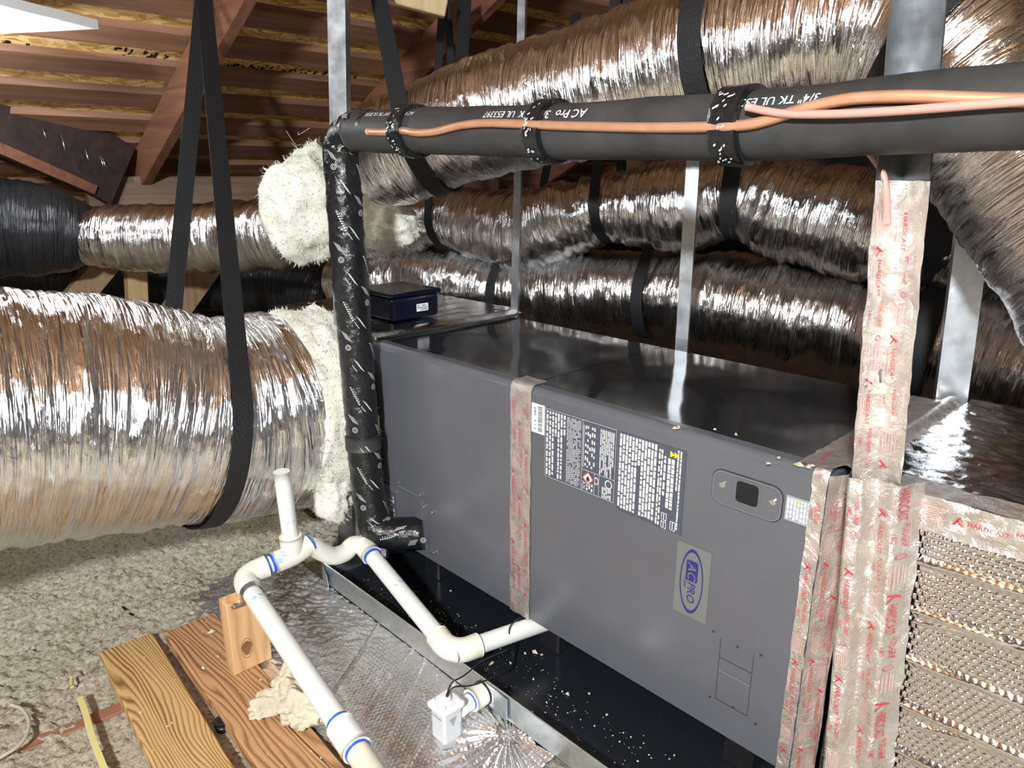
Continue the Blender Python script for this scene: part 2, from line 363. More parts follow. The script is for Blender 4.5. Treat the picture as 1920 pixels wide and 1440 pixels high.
for nm, y0, y1 in (('wall_back', 5.1, 5.2), ('wall_front', -4.2, -4.1)):
    o = mesh(nm, [(-4.1, y0, FLOOR_Z), (7.4, y0, FLOOR_Z), (7.4, y0, roof_z(RIDGE_X)-ROOF_T*4.9), (RIDGE_X, y0, roof_z(RIDGE_X)+BT), (-4.1, y0, roof_z(-4.1)+BT), (-4.1, y1, FLOOR_Z), (7.4, y1, FLOOR_Z), (7.4, y1, roof_z(RIDGE_X)-ROOF_T*4.9), (RIDGE_X, y1, roof_z(RIDGE_X)+BT), (-4.1, y1, roof_z(-4.1)+BT)],
             [(0, 1, 2, 3, 4), (9, 8, 7, 6, 5), (0, 5, 6, 1), (1, 6, 7, 2), (2, 7, 8, 3), (3, 8, 9, 4), (4, 9, 5, 0)], 'far_roof_wood'); tag(o, None, None, kind='structure')
# spaced sheathing boards (run along Y), each its own piece
PER, GAP = .152, .072
x = -1.062-PER*18
k_ = 0
while x < RIDGE_X-.1:
    xa, xb = x+GAP, x+PER
    jj = random.uniform(-.003, .003)
    slab('sheathing_board', xa+jj, roof_z(xa+jj), xb, roof_z(xb), -4.1, 5.1, BT, 'board_wood', ceil); x += PER; k_ += 1
# rafters run up the slope under the boards
RD = .125
def rafter(y, x0=-3.9, x1=2.45, wd=.040):
    off = (RD/2)/cos(radians(26))
    beam('rafter', (x0, y, roof_z(x0)-off), (x1, y, roof_z(x1)-off), wd, RD, 'rafter_wood', ceil, up=tuple(NRM), bevel=.003)
for i in range(-5, 7): rafter(.012+.77*i)
# stamped marks on the strand board strips
J = Join()
for (u0, u1, v0, v1) in ((215, 312, 96, 112), (415, 608, 125, 142), (1, 60, 84, 95), (620, 672, 131, 146)):
    for uu in np.arange(u0, u1, 7.5):
        if random.random() < .25: continue
        vv = v0+(v1-v0)*(uu-u0)/(u1-u0)
        r = _F+_R*(uu-960)/F_PX-_U*(vv-720)/F_PX; t = -(CAM[2]-roof_z(CAM[0])-BT)/(r[2]-ROOF_T*r[0]); p = CAM+t*r; p[2] -= .001
        dn = np.array([1, 0, ROOF_T])/sqrt(1+ROOF_T**2)
        for q in range(random.randint(2, 4)):
            O = p+dn*random.uniform(-.018, .018)+Y*random.uniform(-.008, .008)
            J.rect(O, dn*random.uniform(.004, .022), Y*random.uniform(.003, .013))
J.build('stamp_print', 'print_black', ceil)
# purlin and struts carrying the rafters
pl = np.array([-1.55, 0, 0]); a, b = at(160, 331, x=-1.55), at(570, 331, x=-1.55)
box('purlin', (-1.59, a[1], a[2]-.108), (-1.55, b[1]+1.2, a[2]), 'purlin_wood', ceil, .003, 1)
def strut(px0, px1, xx, wd, mat='strut_wood', name='strut'):
    A, B = at(*px0, x=xx), at(*px1, x=xx); beam(name, A, B, .05, wd, mat, ceil, up=(0, 1, .2), bevel=.002)
strut((235, 450), (60, 660), -1.50, .088); strut((252, 470), (262, 680), -1.50, .072, 'stud_wood'); strut((410, 470), (230, 720), -1.46, .10)
# valley framing at the dark far left
va, vb = at(-160, 95, x=-1.30), at(225, 330, x=-1.52); beam('valley_rafter', va, vb, .04, .235, 'valley_wood_shaded', ceil, up=(0, .3, 1))
va, vb = at(-150, 215, x=-1.26), at(165, 352, x=-1.50); beam('valley_brace', va, vb, .09, .035, 'rafter_wood', ceil, up=(0, .5, 1))
for u, v_, h in ((82, 244, 14), (118, 258, 24), (162, 285, 15), (190, 297, 15), (194, 300, 12)):
    p, q = at(u-3, v_-6, x=-1.27), at(u+4, v_+h, x=-1.27); tube('nail', [p, q], 'screw_zinc', ceil, 6, .05, r=.0014)
beam('header_block', at(839, 8, d=2.02), at(660, -40, d=1.98), .038, .072, 'stud_wood', ceil, bevel=.003)

# blown insulation (uncountable)
def ins_height(Px, Py):
    P = np.stack([Px, Py, 0*Px], -1)
    return INS_Z+.018*fbm(P*3.2, 3)+.011*fbm(P*16+5, 3)+.012*fbm(P*52+9, 2)
xs = np.concatenate([np.linspace(-3.7, -1.2, 60)[:-1], np.linspace(-1.2, .75, 330), np.linspace(.75, 7.3, 70)[1:]])
ys = np.concatenate([np.linspace(-4.0, -1.25, 50)[:-1], np.linspace(-1.25, .15, 240), np.linspace(.15, 5.0, 60)[1:]])
gx, gy = np.meshgrid(xs, ys, indexing='ij'); gz = ins_height(gx.ravel(), gy.ravel())
mound = np.exp(-((gx.ravel()+.55)/.35)**2)*.02; gz = gz+mound
# keep the fill below pan, foil mat and planks
lowm = ((gx.ravel() > -.10) & (gx.ravel() < 1.0) & (gy.ravel() > -.76) & (gy.ravel() < -.44)); gz[lowm] = np.minimum(gz[lowm], -.172)
o = gridmesh('blown_insulation', np.stack([gx.ravel(), gy.ravel(), gz], -1), len(xs), len(ys), 'blown_insulation'); tag(o, 'cream loose blown insulation covering the attic floor', 'insulation', kind='stuff')
J_A, J_B = at(-40, 1432, z=INS_Z-.003), at(205, 1330, z=INS_Z-.003)
jd = (J_B-J_A)/np.linalg.norm(J_B-J_A); beam('floor_joist', J_A-jd*.25-Z*.044, J_B+jd*.12-Z*.050, .035, .09, 'joist_wood', fl)

# ================================================================== AIR HANDLER
H, L, S, D = .533, 1.165, .543, .485
ah = thing('air_handler', 'long dark grey horizontal air handler cabinet standing over the black drain pan', 'air handler')
def front_profile(z0, z1, yo=.004, r=.014, back=.026, n=5):
    P = [(0., z0), (-yo, z0)]
    for i in range(n+1):
        t = i/n*pi/2; P.append((-yo+r*(1-cos(t)), z1-r+r*sin(t)))
    return P+[(back, z1), (back, z1-.004), (0.+r*.4, z1-.004), (0., z1-.012)]
box('coil_cabinet', (.0, .0005, 0), (S-.001, D, H-.010), 'cabinet_paint', ah, .004, 1)
box('blower_cabinet', (S+.001, .0005, 0), (L, D, H-.010), 'cabinet_paint', ah, .004, 1)
profile_x('front_panel', front_profile(.002, H), .001, S-.002, 'cabinet_paint', ah)
profile_x('front_panel', front_profile(.002, H), S+.002, L, 'cabinet_paint', ah)
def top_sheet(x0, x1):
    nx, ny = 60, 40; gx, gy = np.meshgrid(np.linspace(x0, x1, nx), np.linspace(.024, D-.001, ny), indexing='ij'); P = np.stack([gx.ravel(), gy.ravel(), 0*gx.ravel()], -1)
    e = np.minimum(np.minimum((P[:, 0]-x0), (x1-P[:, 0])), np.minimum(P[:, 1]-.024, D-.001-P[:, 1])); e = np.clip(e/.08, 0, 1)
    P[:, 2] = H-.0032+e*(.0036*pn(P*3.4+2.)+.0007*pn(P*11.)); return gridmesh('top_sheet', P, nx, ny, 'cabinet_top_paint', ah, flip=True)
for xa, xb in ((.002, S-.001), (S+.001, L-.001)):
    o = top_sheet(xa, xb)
YF = -.0046
# access panel of the coil section with refrigerant stubs
ap = box('access_panel', (.004, YF-.003, .018), (.196, YF+.002, .155), 'cabinet_paint', ah, .0012, 1)
J = Join()
for (xa, za, xb, zb) in ((.0, .163, .188, .163), (.188, .163, .206, .148), (.206, .148, .206, .018)):
    A = np.array([xb-xa, 0, zb-za]); n_ = np.array([-A[2], 0, A[0]])/np.linalg.norm(A); J.rect((xa, YF-.0006, za), A, n_*.0016)
J.build('panel_crease', 'groove_light', ah)
for u, v_ in ((745, 905), (745, 922), (790, 927), (796, 950), (813, 960), (797, 1014), (815, 1036)):
    p = at(u, v_, y=YF); cyl('screw', (p[0], YF-.001, p[2]), (0, -1, 0), .0042, .006, 'screw_zinc', ah, 8)
lb = box('panel_label', (.0, YF-.0042, .062), (.083, YF-.003, .138), 'label_navy', ah); J = Join()
for i in range(7):
    for q in range(5):
        if random.random() < .8: J.rect((.004+i*.011, YF-.0046, .070+q*.013), X*.007, Z*random.uniform(.004, .010))
J.build('print', 'print_white', lb)
# labels
def words(J, x0, x1, z0, z1, pitch, wd, y, gaps=(.0015, .004), wl=(.004, .016), short=.15, skip=0.):
    """columns of vertical word bars (labels lie on their side)"""
    x = x0
    while x+wd < x1:
        zb = z0+(z1-z0)*(random.uniform(.3, .8) if random.random() < short else 0); z = z1
        while z > zb+.002:
            ln = min(random.uniform(*wl), z-zb)
            if random.random() >= skip: J.rect((x+random.uniform(-.0002, .0002), y, z-ln), X*wd, Z*ln)
            z -= ln+random.uniform(*gaps)
        x += pitch
yl = YF-.0012
lab = box('data_label', (.612, yl, .355), (.789, YF+.0005, .5), 'label_navy', ah); J = Join()
words(J, .616, .668, .360, .496, .0075, .0046, yl-.0003, short=.35)
words(J, .670, .705, .360, .495, .0040, .0024, yl-.0003, (.001, .0016), (.0016, .003), 0, .12)
words(J, .716, .742, .407, .490, .0052, .0034, yl-.0003, (.004, .008), (.004, .009), 0, .1)
words(J, .752, .786, .402, .492, .0042, .0026, yl-.0003, (.001, .003), (.006, .025), 0, .1)
words(J, .722, .740, .360, .376, .006, .0036, yl-.0003); words(J, .760, .782, .358, .380, .0046, .003, yl-.0003)
for (xa, za, dx, dz) in ((.613, .356, .175, .0008), (.613, .499, .175, .0008), (.613, .356, .0007, .144), (.788, .356, .0007, .144), (.7085, .356, .0008, .143), (.7115, .405, .0016, .085), (.709, .400, .079, .0008), (.741, .357, .0007, .044), (.752, .357, .0007, .044)):
    J.rect((xa, yl-.0003, za), X*dx, Z*dz)
ring2d(J, (.746, yl-.0003, .386), X, Z, .0036, .0052, 16, 1., 1.5); ring2d(J, (.775, yl-.0003, .388), X, Z, .0065, .0088, 18)
put_text(J, 'A2L', .0115, (.7115, yl-.0003, .3775), -Z, X, .0, 1.)
J.build('print', 'print_white', lab)
J = Join(); cx_, cz_ = .7255, .385
for s_ in ((-1, 0), (0, 1), (1, 0), (0, -1)):
    pass
R0, R1 = .0145, .0118; V = [(cx_+a*R0, yl-.0005, cz_+b*R0) for a, b in ((1, 0), (0, 1), (-1, 0), (0, -1))]+[(cx_+a*R1, yl-.0005, cz_+b*R1) for a, b in ((1, 0), (0, 1), (-1, 0), (0, -1))]
J.add(V, [(i, (i+1) % 4, 4+(i+1) % 4, 4+i) for i in range(4)]); J.build('hazard_diamond', 'print_red', lab)
J = Join(); J.add([(cx_+a*R1, yl-.0004, cz_+b*R1) for a, b in ((1, 0), (0, 1), (-1, 0), (0, -1))], [(0, 1, 2, 3)]); J.build('diamond_field', 'print_white', lab)
J = Join(); J.add([(cx_+x*.001, yl-.0006, cz_+z*.001) for x, z in ((-3, -5), (3, -5), (4.2, -1), (2, 3), (.5, 6), (-1, 2.5), (-4, 1))], [tuple(range(7))]); J.rect((cx_-.005, yl-.0006, cz_-.0072), X*.010, Z*.0013); J.build('flame_symbol', 'print_black', lab)
lab2 = box('warning_label', (.794, yl, .345), (.934, YF+.0005, .499), 'label_navy', ah); J = Join()
words(J, .797, .880, .352, .496, .0068, .0048, yl-.0003, (.0012, .003), (.005, .02), .12)
words(J, .881, .890, .349, .490, .0050, .0034, yl-.0003, short=0); words(J, .892, .897, .407, .480, .006, .0042, yl-.0003, short=0)
words(J, .900, .914, .385, .478, .0075, .0058, yl-.0003, (.0008, .002), (.003, .012), .3); words(J, .918, .931, .352, .497, .0055, .0030, yl-.0003, (.0008, .002), short=.4)
for xa, za, dx, dz in ((.893, .361, .010, .013), (.893, .346, .010, .012), (.9115, .3475, .010, .016)):
    for q in ((xa, za, dx, .0013), (xa, za+dz, dx, .0013), (xa, za, .0013, dz), (xa+dx, za, .0013, dz+.0013), (xa+dx*.45, za, .0018, dz)): J.rect((q[0], yl-.0003, q[1]), X*q[2], Z*q[3])
J.build('print', 'print_white', lab2)
for dx in (0, .0085):
    J = Join(); J.add([(.9035+dx, yl-.0005, .481), (.9035+dx, yl-.0005, .4925), (.9130+dx, yl-.0005, .4868)], [(0, 1, 2)]); J.build('warning_triangle', 'print_yellow', lab2)
bc = box('barcode_label', (.574, yl, .441), (.609, YF+.0005, .502), 'label_white', ah); J = Join()
z = .446
while z < .497:
    h = random.choice((.0006, .0010, .0016)); J.rect((.592, yl-.0003, z), X*.012, Z*h)
    if random.random() < .6: J.rect((.581, yl-.0003, z), X*.006, Z*h)
    z += h+random.choice((.0007, .0012))
J.build('print', 'print_black', bc)
sl = box('small_warning_label', (1.110, yl, .441), (1.155, YF+.0005, .481), 'label_grey', ah); J = Join(); words(J, 1.112, 1.153, .444, .478, .0052, .0036, yl-.0003, (.0008, .002), (.003, .01), .1); J.build('print', 'print_white', sl)
for xx in (1.128, 1.148):
    J = Join(); J.add([(xx, yl-.0005, .4735), (xx, yl-.0005, .4795), (xx+.005, yl-.0005, .4765)], [(0, 1, 2)]); J.build('warning_triangle', 'print_yellow', sl)
# logo sticker (lying on its side)
st = box('logo_sticker', (.930, YF-.0008, .199), (.996, YF+.0005, .335), 'sticker_clear', ah); J = Join(); y_ = YF-.0012; cx_, cz_ = .962, .2675
ring2d(J, (cx_, y_, cz_), X, Z, .0205, .0228, 40, 1., 2.72); J.build('oval_ring', 'print_blue', st)
J = Join(); xa, xb, za, zb, rr = .9505, .9735, .268, .3075, .004; V = []
for (qx, qz, a0) in ((xb-rr, zb-rr, 0), (xa+rr, zb-rr, 90), (xa+rr, za+rr, 180), (xb-rr, za+rr, 270)):
    for i in range(5): t = radians(a0+i*22.5); V.append((qx+rr*cos(t), y_, qz+rr*sin(t)))
J.add(V, [tuple(range(len(V)))]); J.build('logo_block', 'print_blue', st)
J = Join(); put_text(J, 'AC', .0225, (.9545, y_-.0004, .3035), -Z, X, .0, 1.05, .2); J.build('lettering', 'sticker_clear', st)
J = Join(); put_text(J, 'PRO', .0215, (.9555, y_, .2665), -Z, X, .012, .95, .15); put_text(J, '.com', .0105, (.9475, y_, .2735), -Z, X, .004, 1.0, .1); J.build('lettering', 'print_blue', st)
# control plate with sight opening
def rrect(x0, x1, z0, z1, r, n=5):
    V = []
    for (qx, qz, a0) in ((x1-r, z1-r, 0), (x0+r, z1-r, 90), (x0+r, z0+r, 180), (x1-r, z0+r, 270)):
        for i in range(n+1): t = radians(a0+i*90/n); V.append((qx+r*cos(t), qz+r*sin(t)))
    return V
def rplate(name, x0, x1, z0, z1, r, y0, y1, mat, parent):
    V = rrect(x0, x1, z0, z1, r); n = len(V); return mesh(name, [(a, y0, b) for a, b in V]+[(a, y1, b) for a, b in V], [tuple(range(n)), tuple(range(n, 2*n))[::-1]]+[((i+1) % n, i, n+i, n+(i+1) % n) for i in range(n)], mat, parent)
def rframe(name, x0, x1, z0, z1, r, wd, y, mat, parent):
    A, B = rrect(x0, x1, z0, z1, r), rrect(x0+wd, x1-wd, z0+wd, z1-wd, max(.001, r-wd)); n = len(A)
    return mesh(name, [(a, y, b) for a, b in A]+[(a, y, b) for a, b in B], [((i), (i+1) % n, n+(i+1) % n, n+i) for i in range(n)], mat, parent)
cp = rplate('control_plate', .987, 1.104, .430, .487, .017, YF-.0022, YF, 'cabinet_paint', ah)
rframe('plate_groove', .985, 1.106, .428, .489, .018, .0016, YF-.0006, 'groove', cp); rframe('plate_edge', .987, 1.104, .430, .487, .017, .001, YF-.0024, 'groove_light', cp)
rplate('sight_opening', 1.029, 1.067, .444, .480, .007, YF-.0030, YF-.0020, 'hole_dark', cp); rframe('opening_rim', 1.0265, 1.0695, .4415, .4825, .009, .0028, YF-.0032, 'cabinet_paint', cp)
for u, v_ in ((1357, 907), (1451, 940)):
    p = at(u, v_, y=YF); cyl('screw', (p[0], YF-.0022, p[2]), (0, -1, 0), .0055, .004, 'screw_zinc', cp, 12)
# knockout lines on the blower door
J = Join(); Jl = Join()
for xa, za, xb, zb in ((1.026, .186, 1.026, .066), (1.086, .186, 1.086, .066)): J.rect((xa, YF-.0004, zb), X*.0011, Z*(za-zb))
for zz, j_ in ((.150, J), (.125, Jl), (.066, J)): j_.rect((1.027, YF-.0004, zz), X*.059, Z*.0013)
J.build('knockout_crease', 'groove', ah); Jl.build('knockout_edge', 'groove_light', ah)
for u, v_ in ((1338, 1184), (1427, 1228), (1331, 1306), (1417, 1357), (1375, 1326), (1383, 1213)):
    p = at(u, v_, y=YF); cyl('rivet', (p[0], YF, p[2]), (0, -1, 0), .0022, .0015, 'groove', ah, 8)

# ---- red printed foil tape
def tape_print(parent, O, A, B, length, width, rows, pink=True, phase=0., fold=None, K=.76):
    """A reading direction, B letter-up; O corner on the reading-start / letter-bottom side"""
    O, A, B = map(np.array, (O, A, B)); J, Jp = Join(), Join(); h = width/rows
    for r_ in range(rows):
        s = -(phase+r_*.11) % (.22*K)-.22*K; b0 = O+B*(r_*h)
        while s < length:
            def ok(ln, off): return s+off*K > 0 and s+(off+ln)*K < length
            if ok(.014, 0):
                q = b0+A*s+B*h*.22; g = min(h, .022)*.8; J.add([q, q+A*.003, q+A*.010+B*g*.62, q+A*.007+B*g*.62], [(0, 1, 2, 3)]); J.add([q+A*.004+B*g*.35, q+A*.007+B*g*.35, q+A*.014+B*g*.02, q+A*.011+B*g*.02], [(0, 1, 2, 3)])
            if ok(.065, .022): put_text(J, 'HARDCAST', min(.0115*K, h*.62), b0+A*(s+.022*K)+B*h*.32, A, B, .0, 1.02)
            if ok(.058, .090):
                put_text(J, 'FOIL-GRIP', min(.010*K, h*.5), b0+A*(s+.090*K)+B*h*.50, A, B, .0, 1.); put_text(J, '1402', min(.009*K, h*.42), b0+A*(s+.104*K)+B*h*.12, A, B, .0, 1.)
            if ok(.012, .146): ring2d(J, b0+A*(s+.152*K)+B*h*.55, A, B, .0030, .0037, 14)
            if ok(.05, .165):
                for q in range(6): Jp.rect(b0+A*(s+.165*K+random.uniform(0, .004))+B*h*(.14+.12*q), A*random.uniform(.030, .044)*K, B*h*.030)
            if ok(.06, .03):
                for q in range(2): Jp.rect(b0+A*(s+.03*K)+B*h*(.10+.09*q), A*random.uniform(.03, .055)*K, B*h*.03)
            s += .22*K
    if fold is not None:
        for j_ in (J, Jp): j_.V = [tuple(fold(np.array(v))) for v in j_.V]
    J.build('lettering', 'print_red', parent)
    if pink: Jp.build('fine_print', 'print_pink', parent)
def tape_front(x0, x1, z0, z1, yo, over=.03, parent=ah, name='foil_tape'):
    """crinkled strip down the front face, folded over the top edge"""
    nx, nz = max(6, int((x1-x0)/.004)), int((z1-z0)/.006); path = [(yo, z0+(z1-.016-z0)*i/nz) for i in range(nz)]
    for i in range(6): t = i/5*pi/2; path.append((yo+.016*(1-cos(t)), z1-.016+.016*sin(t)))
    path += [(yo+.016+over*i/4, z1) for i in range(1, 5)]
    V = []; 
    for (yy, zz) in path:
        for i in range(nx): V.append((x0+(x1-x0)*i/(nx-1), yy, zz))
    V = np.array(V); nn = fbm(V*np.array([60, 40, 16])+3, 3); V[:, 1] -= .0012*(nn+.9)*(V[:, 2] < z1-.002); V[:, 2] += .001*(nn+.9)*(V[:, 2] > z1-.01)
    ed = fbm(V*35.+8, 2)*.0016; V[0::nx, 0] += ed[0::nx]; V[nx-1::nx, 0] += ed[nx-1::nx]
    return gridmesh(name, V, len(path), nx, 'foil_tape', parent, True, flip=True)
tp = tape_front(S-.030, S+.030, .0, H+.0025, YF-.0008); tape_print(tp, (S-.028, YF-.0042, H-.02), -Z, X, H-.03, .056, 3)
tp = tape_front(L-.020, L+.002, .0, H+.003, YF-.0010, .02); tape_print(tp, (L-.0195, YF-.0044, H-.03), -Z, X, H-.03, .021, 1, True, .05)
# tape on the right end of the cabinet (inside the joint to the plenum)
def tape_patch(name, O, A, B, la, lb, parent, amp=.0015, n1=None, rag=.0015, mat='foil_tape', freq=(30, 60), fold=None):
    O, A, B = map(np.array, (O, A, B)); N = np.cross(A, B); na, nb = max(8, int(la/.006)), max(6, int(lb/.004))
    s, t = np.meshgrid(np.linspace(0, la, na), np.linspace(0, lb, nb), indexing='ij'); s, t = s.ravel(), t.ravel()
    q = np.stack([s*freq[0], t*freq[1], s*0+O.sum()*7], -1); h = amp*(fbm(q, 4)+.9); e = fbm(np.stack([s*40, t*40, s*0+3], -1), 2)*rag
    t = t+np.where((t < 1e-6) | (t > lb-1e-6), e, 0); s = s+np.where((s < 1e-6) | (s > la-1e-6), e, 0)
    V = O+s[:, None]*A+t[:, None]*B+(h+(fold(s, t) if fold else 0))[:, None]*N
    return gridmesh(name, V, na, nb, mat, parent, True, flip=False)

# ================================================================== PLENUMS
def bubble_sheet(name, O, A, B, la, lb, parent, step=.0014, pitch=.0098, amp=.0024, creases=(), wave=.002, mask=None, mat='foil_bubble', flip=False):
    O, A, B = map(np.array, (O, A, B)); N = np.cross(A, B); na, nb = int(la/step), int(lb/step)
    s, t = np.meshgrid(np.linspace(0, la, na), np.linspace(0, lb, nb), indexing='ij'); s, t = s.ravel(), t.ravel()
    wob = fbm(np.stack([s*6, t*6, s*0+O[0]*3], -1), 3)
    row = t/(pitch*.866)+wob*.25; ri = np.round(row); cs = s/pitch+.5*(ri % 2)+wob*.2; ds = (cs-np.round(cs))*pitch; dt = (row-ri)*pitch*.866
    h = amp*np.sqrt(np.clip(1-(ds**2+dt**2)/(pitch*.46)**2, 0, 1))
    for (s0, t0, s1, t1, wd, hh) in creases:
        tl = t0+(t1-t0)*(s-s0)/(s1-s0)+.006*wob; g = np.exp(-((t-tl)/wd)**2)*((s > min(s0, s1)) & (s < max(s0, s1))); h = h*(1-.9*g)+hh*g
    h = h+wave*wob+.0004*fbm(np.stack([s*70, t*70, s*0], -1), 2)
    V = O+s[:, None]*A+t[:, None]*B+h[:, None]*N
    return gridmesh(name, V, na, nb, mat, parent, True, flip=flip)
PX0, PX1, PZ = 1.207, 2.25, .538
pln = thing('return_plenum', 'silver bubble foil covered plenum box at the right end of the air handler', 'plenum')
box('duct_board', (PX0, .004, -.10), (PX1, .52, PZ-.004), 'foil_bubble', pln, .004, 1)
cr = [(0, .545-i*.075, .48, .558-i*.075, .0060, .0060) for i in range(8)]+[(.1, .30, .48, .38, .004, .005), (.05, .16, .48, .14, .004, .005), (0, .44, .3, .50, .004, .004)]
bubble_sheet('front_wrap', (PX0+.02, .001, -.10), X, Z, .50, PZ+.098, pln, creases=cr)
nx, ny = 150, 90; gx, gy = np.meshgrid(np.linspace(PX0, PX0+.75, nx), np.linspace(.0, .525, ny), indexing='ij'); P = np.stack([gx.ravel(), gy.ravel(), gx.ravel()*0], -1)
P[:, 2] = PZ+.002*fbm(P*np.array([9, 22, 1]), 3)+.0016*fbm(P*np.array([40, 90, 1]), 3); gridmesh('top_wrap', P, nx, ny, 'foil_bubble', pln, flip=True)
# tape along the plenum's top front edge
tp = tape_patch('edge_tape', (1.25, -.004, PZ-.045), X, Z, .85, .050, pln, .003); tape_print(tp, (1.26, -.0085, PZ-.03), X, Z, .6, .028, 1, True, .1)
tape_patch('edge_tape', (1.25, -.006, PZ+.0035), X, Y, .85, .050, pln, .003)
# tape over the cabinet / plenum joint on top (ridge) and in the front groove
rid = lambda s, t: .012*np.exp(-((t-.045)/.012)**2)
tp = tape_patch('joint_tape', (L-.035, .0, H+.0005), Y, -X, D+.03, -.0001, pln) if False else None
def joint_top():
    na, nb = 90, 24; s, t = np.meshgrid(np.linspace(.0, D+.045, na), np.linspace(-.045, .075, nb), indexing='ij'); s, t = s.ravel(), t.ravel()
    h = H+.003+.014*np.exp(-((t-.022)/.014)**2)+.002*fbm(np.stack([s*30, t*50, s*0], -1), 4); h -= np.clip(s-D+.005, 0, 1)*.5
    V = np.stack([L+t+.002*fbm(np.stack([s*40, t*0, s*0], -1), 2), s, h], -1); o = gridmesh('joint_tape', V, na, nb, 'foil_tape', pln, True, flip=True)
    J = Join()
    for i in range(4): put_text(J, 'FOIL-GRIP', .010, (L-.028, .40-i*.11, H+.0062), -Y, X)
    J.build('lettering', 'print_red', o)
joint_top()
# front groove: cabinet side, back of groove
for O, A, B, lb, nm in (((L+.001, -.004, H-.004), -Z, np.array([.55, .835, 0]), .045, 0), ((1.190, .036, H-.004), -Z, np.array([.40, -.917, 0]), .042, 1)):
    tp = tape_patch('groove_tape', O, A, B, H+.09, lb, pln, .0022, freq=(14, 50)); n_ = np.cross(A, B); tape_print(tp, np.array(O)+n_*.0045+np.array(B)*.004, A, B, H+.05, lb-.006, 2, True, .03+.07*nm)

# ================================================================== STEEL POSTS
def post_poly(name, poly, P0, P1, z0, z1, mat, parent=None):
    P0, P1 = np.array(P0), np.array(P1); f = lambda z: P0+(P1-P0)*(z-P0[2])/(P1[2]-P0[2]); n = len(poly)
    V = [tuple(f(zz)[:2]+np.array(q))+(zz,) for zz in (z0, z1) for q in poly]
    return mesh(name, V, [(i, (i+1) % n, n+(i+1) % n, n+i) for i in range(n)]+[tuple(range(n))[::-1], tuple(range(n, 2*n))], mat, parent)
def rot2(P, a): c, s = cos(radians(a)), sin(radians(a)); return [(x*c-y*s, x*s+y*c) for x, y in P]
def channel(a, b, t=.002, lip=.008):
    """lipped C stud: web of width a facing -Y, flanges b deep"""
    return [(-a/2, 0), (a/2, 0), (a/2, b), (a/2-lip, b), (a/2-lip, b-t), (a/2-t, b-t), (a/2-t, t), (-a/2+t, t), (-a/2+t, b-t), (-a/2+lip, b-t), (-a/2+lip, b), (-a/2, b)]
def angle_in(a, b, t=.0022): # concave toward -Y: vertex at the back
    s = .7071; return [(0, 0), (a*s, -a*s), (a*s-t*s, -a*s-t*s), (0, -2*t*s), (-b*s+t*s, -b*s-t*s), (-b*s, -b*s)]
GR = 'galvanised uprights around the air handler'
P0, P1 = at(1640, 880, y=-.02), at(1704, 145, y=-.02); P0[1] = P1[1] = -.012
fp = thing('steel_post', 'tall galvanised angle post wrapped in red printed foil tape beside the plenum', 'post', group=GR)
poly = rot2(angle_in(.042, .040), 18); post_poly('upright', poly, P0, P1, FLOOR_Z, roof_z(1.2)-.02, 'galvanised_dull', fp)
fpos = lambda z: P0+(P1-P0)*(z-P0[2])/(P1[2]-P0[2])
ld = fpos(.56)-fpos(.94); ld /= np.linalg.norm(ld)
vtx = np.array([0, -.004]); arms = (np.array(rot2([(.030, -.030)], 18)[0]), np.array(rot2([(-.029, -.029)], 18)[0]))
for i, ar in enumerate(arms):
    e = np.array([ar[0], ar[1], 0]); ln = np.linalg.norm(e); e /= ln; O = fpos(.935)+np.array([0, -.0045, 0])
    if i == 0: tp = tape_patch('foil_tape', O, ld, e, .40, ln+.004, fp, .003, freq=(22, 60)); n_ = np.cross(ld, e); tape_print(tp, O+n_*.004+ld*.02, ld, e, .36, ln, 1, True, .0)
    else: tp = tape_patch('foil_tape', O+e*ln, ld, -e, .40, ln+.004, fp, .003, freq=(22, 60)); n_ = np.cross(ld, -e); tape_print(tp, O+e*ln+n_*.004+ld*.02, ld, -e, .36, ln, 1, True, .11)
# tape over the post where it passes the plenum front
_bt, _bh = [0, .006, .013, .030, .042, .060, .071, .079, .090], [.004, .030, .056, .053, .031, .038, .040, .014, .002]
def bulge(sv, t): return np.interp(t, _bt, _bh)+.002*np.sin(np.asarray(sv)*19+t*40)*(t > .07)
LEAN = .05; O = np.array([1.1995, -.001, PZ+.02]); A = np.array([LEAN, 0, -1.]); tp = tape_patch('foil_tape', O, A, X, .68, .090, fp, .003, freq=(20, 34), fold=bulge, rag=.002)
for t0, wd, ph in ((.014, .022, .04), (.044, .020, .13), (.066, .020, .18)):
    def warp(v, O=O): sv, t = O[2]-v[2], v[0]-O[0]; return np.array([v[0]+LEAN*sv, O[1]-float(bulge(sv, t))-.0056, v[2]])
    tape_print(tp, O+X*t0, -Z, X, .66, wd, 1, True, ph, warp)
def post_px(lbl, p0, p1, y, poly, z0, ztop=None):
    A, B = at(*p0, y=y), at(*p1, y=y); o = thing('steel_post', lbl, 'post', group=GR); o2 = post_poly('upright', poly, A, B, z0, ztop or roof_z(A[0])-.01, 'galvanised', o); return o
post_px('galvanised steel post at the rear right corner of the air handler', (1783, 757), (1830, 400), .505, rot2(channel(.052, .040), 22), FLOOR_Z)
post_px('slim galvanised post rising behind the middle of the air handler', (1277, 655), (1300, 290), .53, rot2(channel(.030, .024), 25), FLOOR_Z)
post_px('slim galvanised post at the rear left corner of the air handler', (964, 587), (970, 330), .51, rot2(channel(.022, .016), 25), FLOOR_Z)
post_px('tall galvanised post behind the black wrapped riser', (640, 590), (630, 0), -.035, rot2(channel(.042, .030), 38), FLOOR_Z)

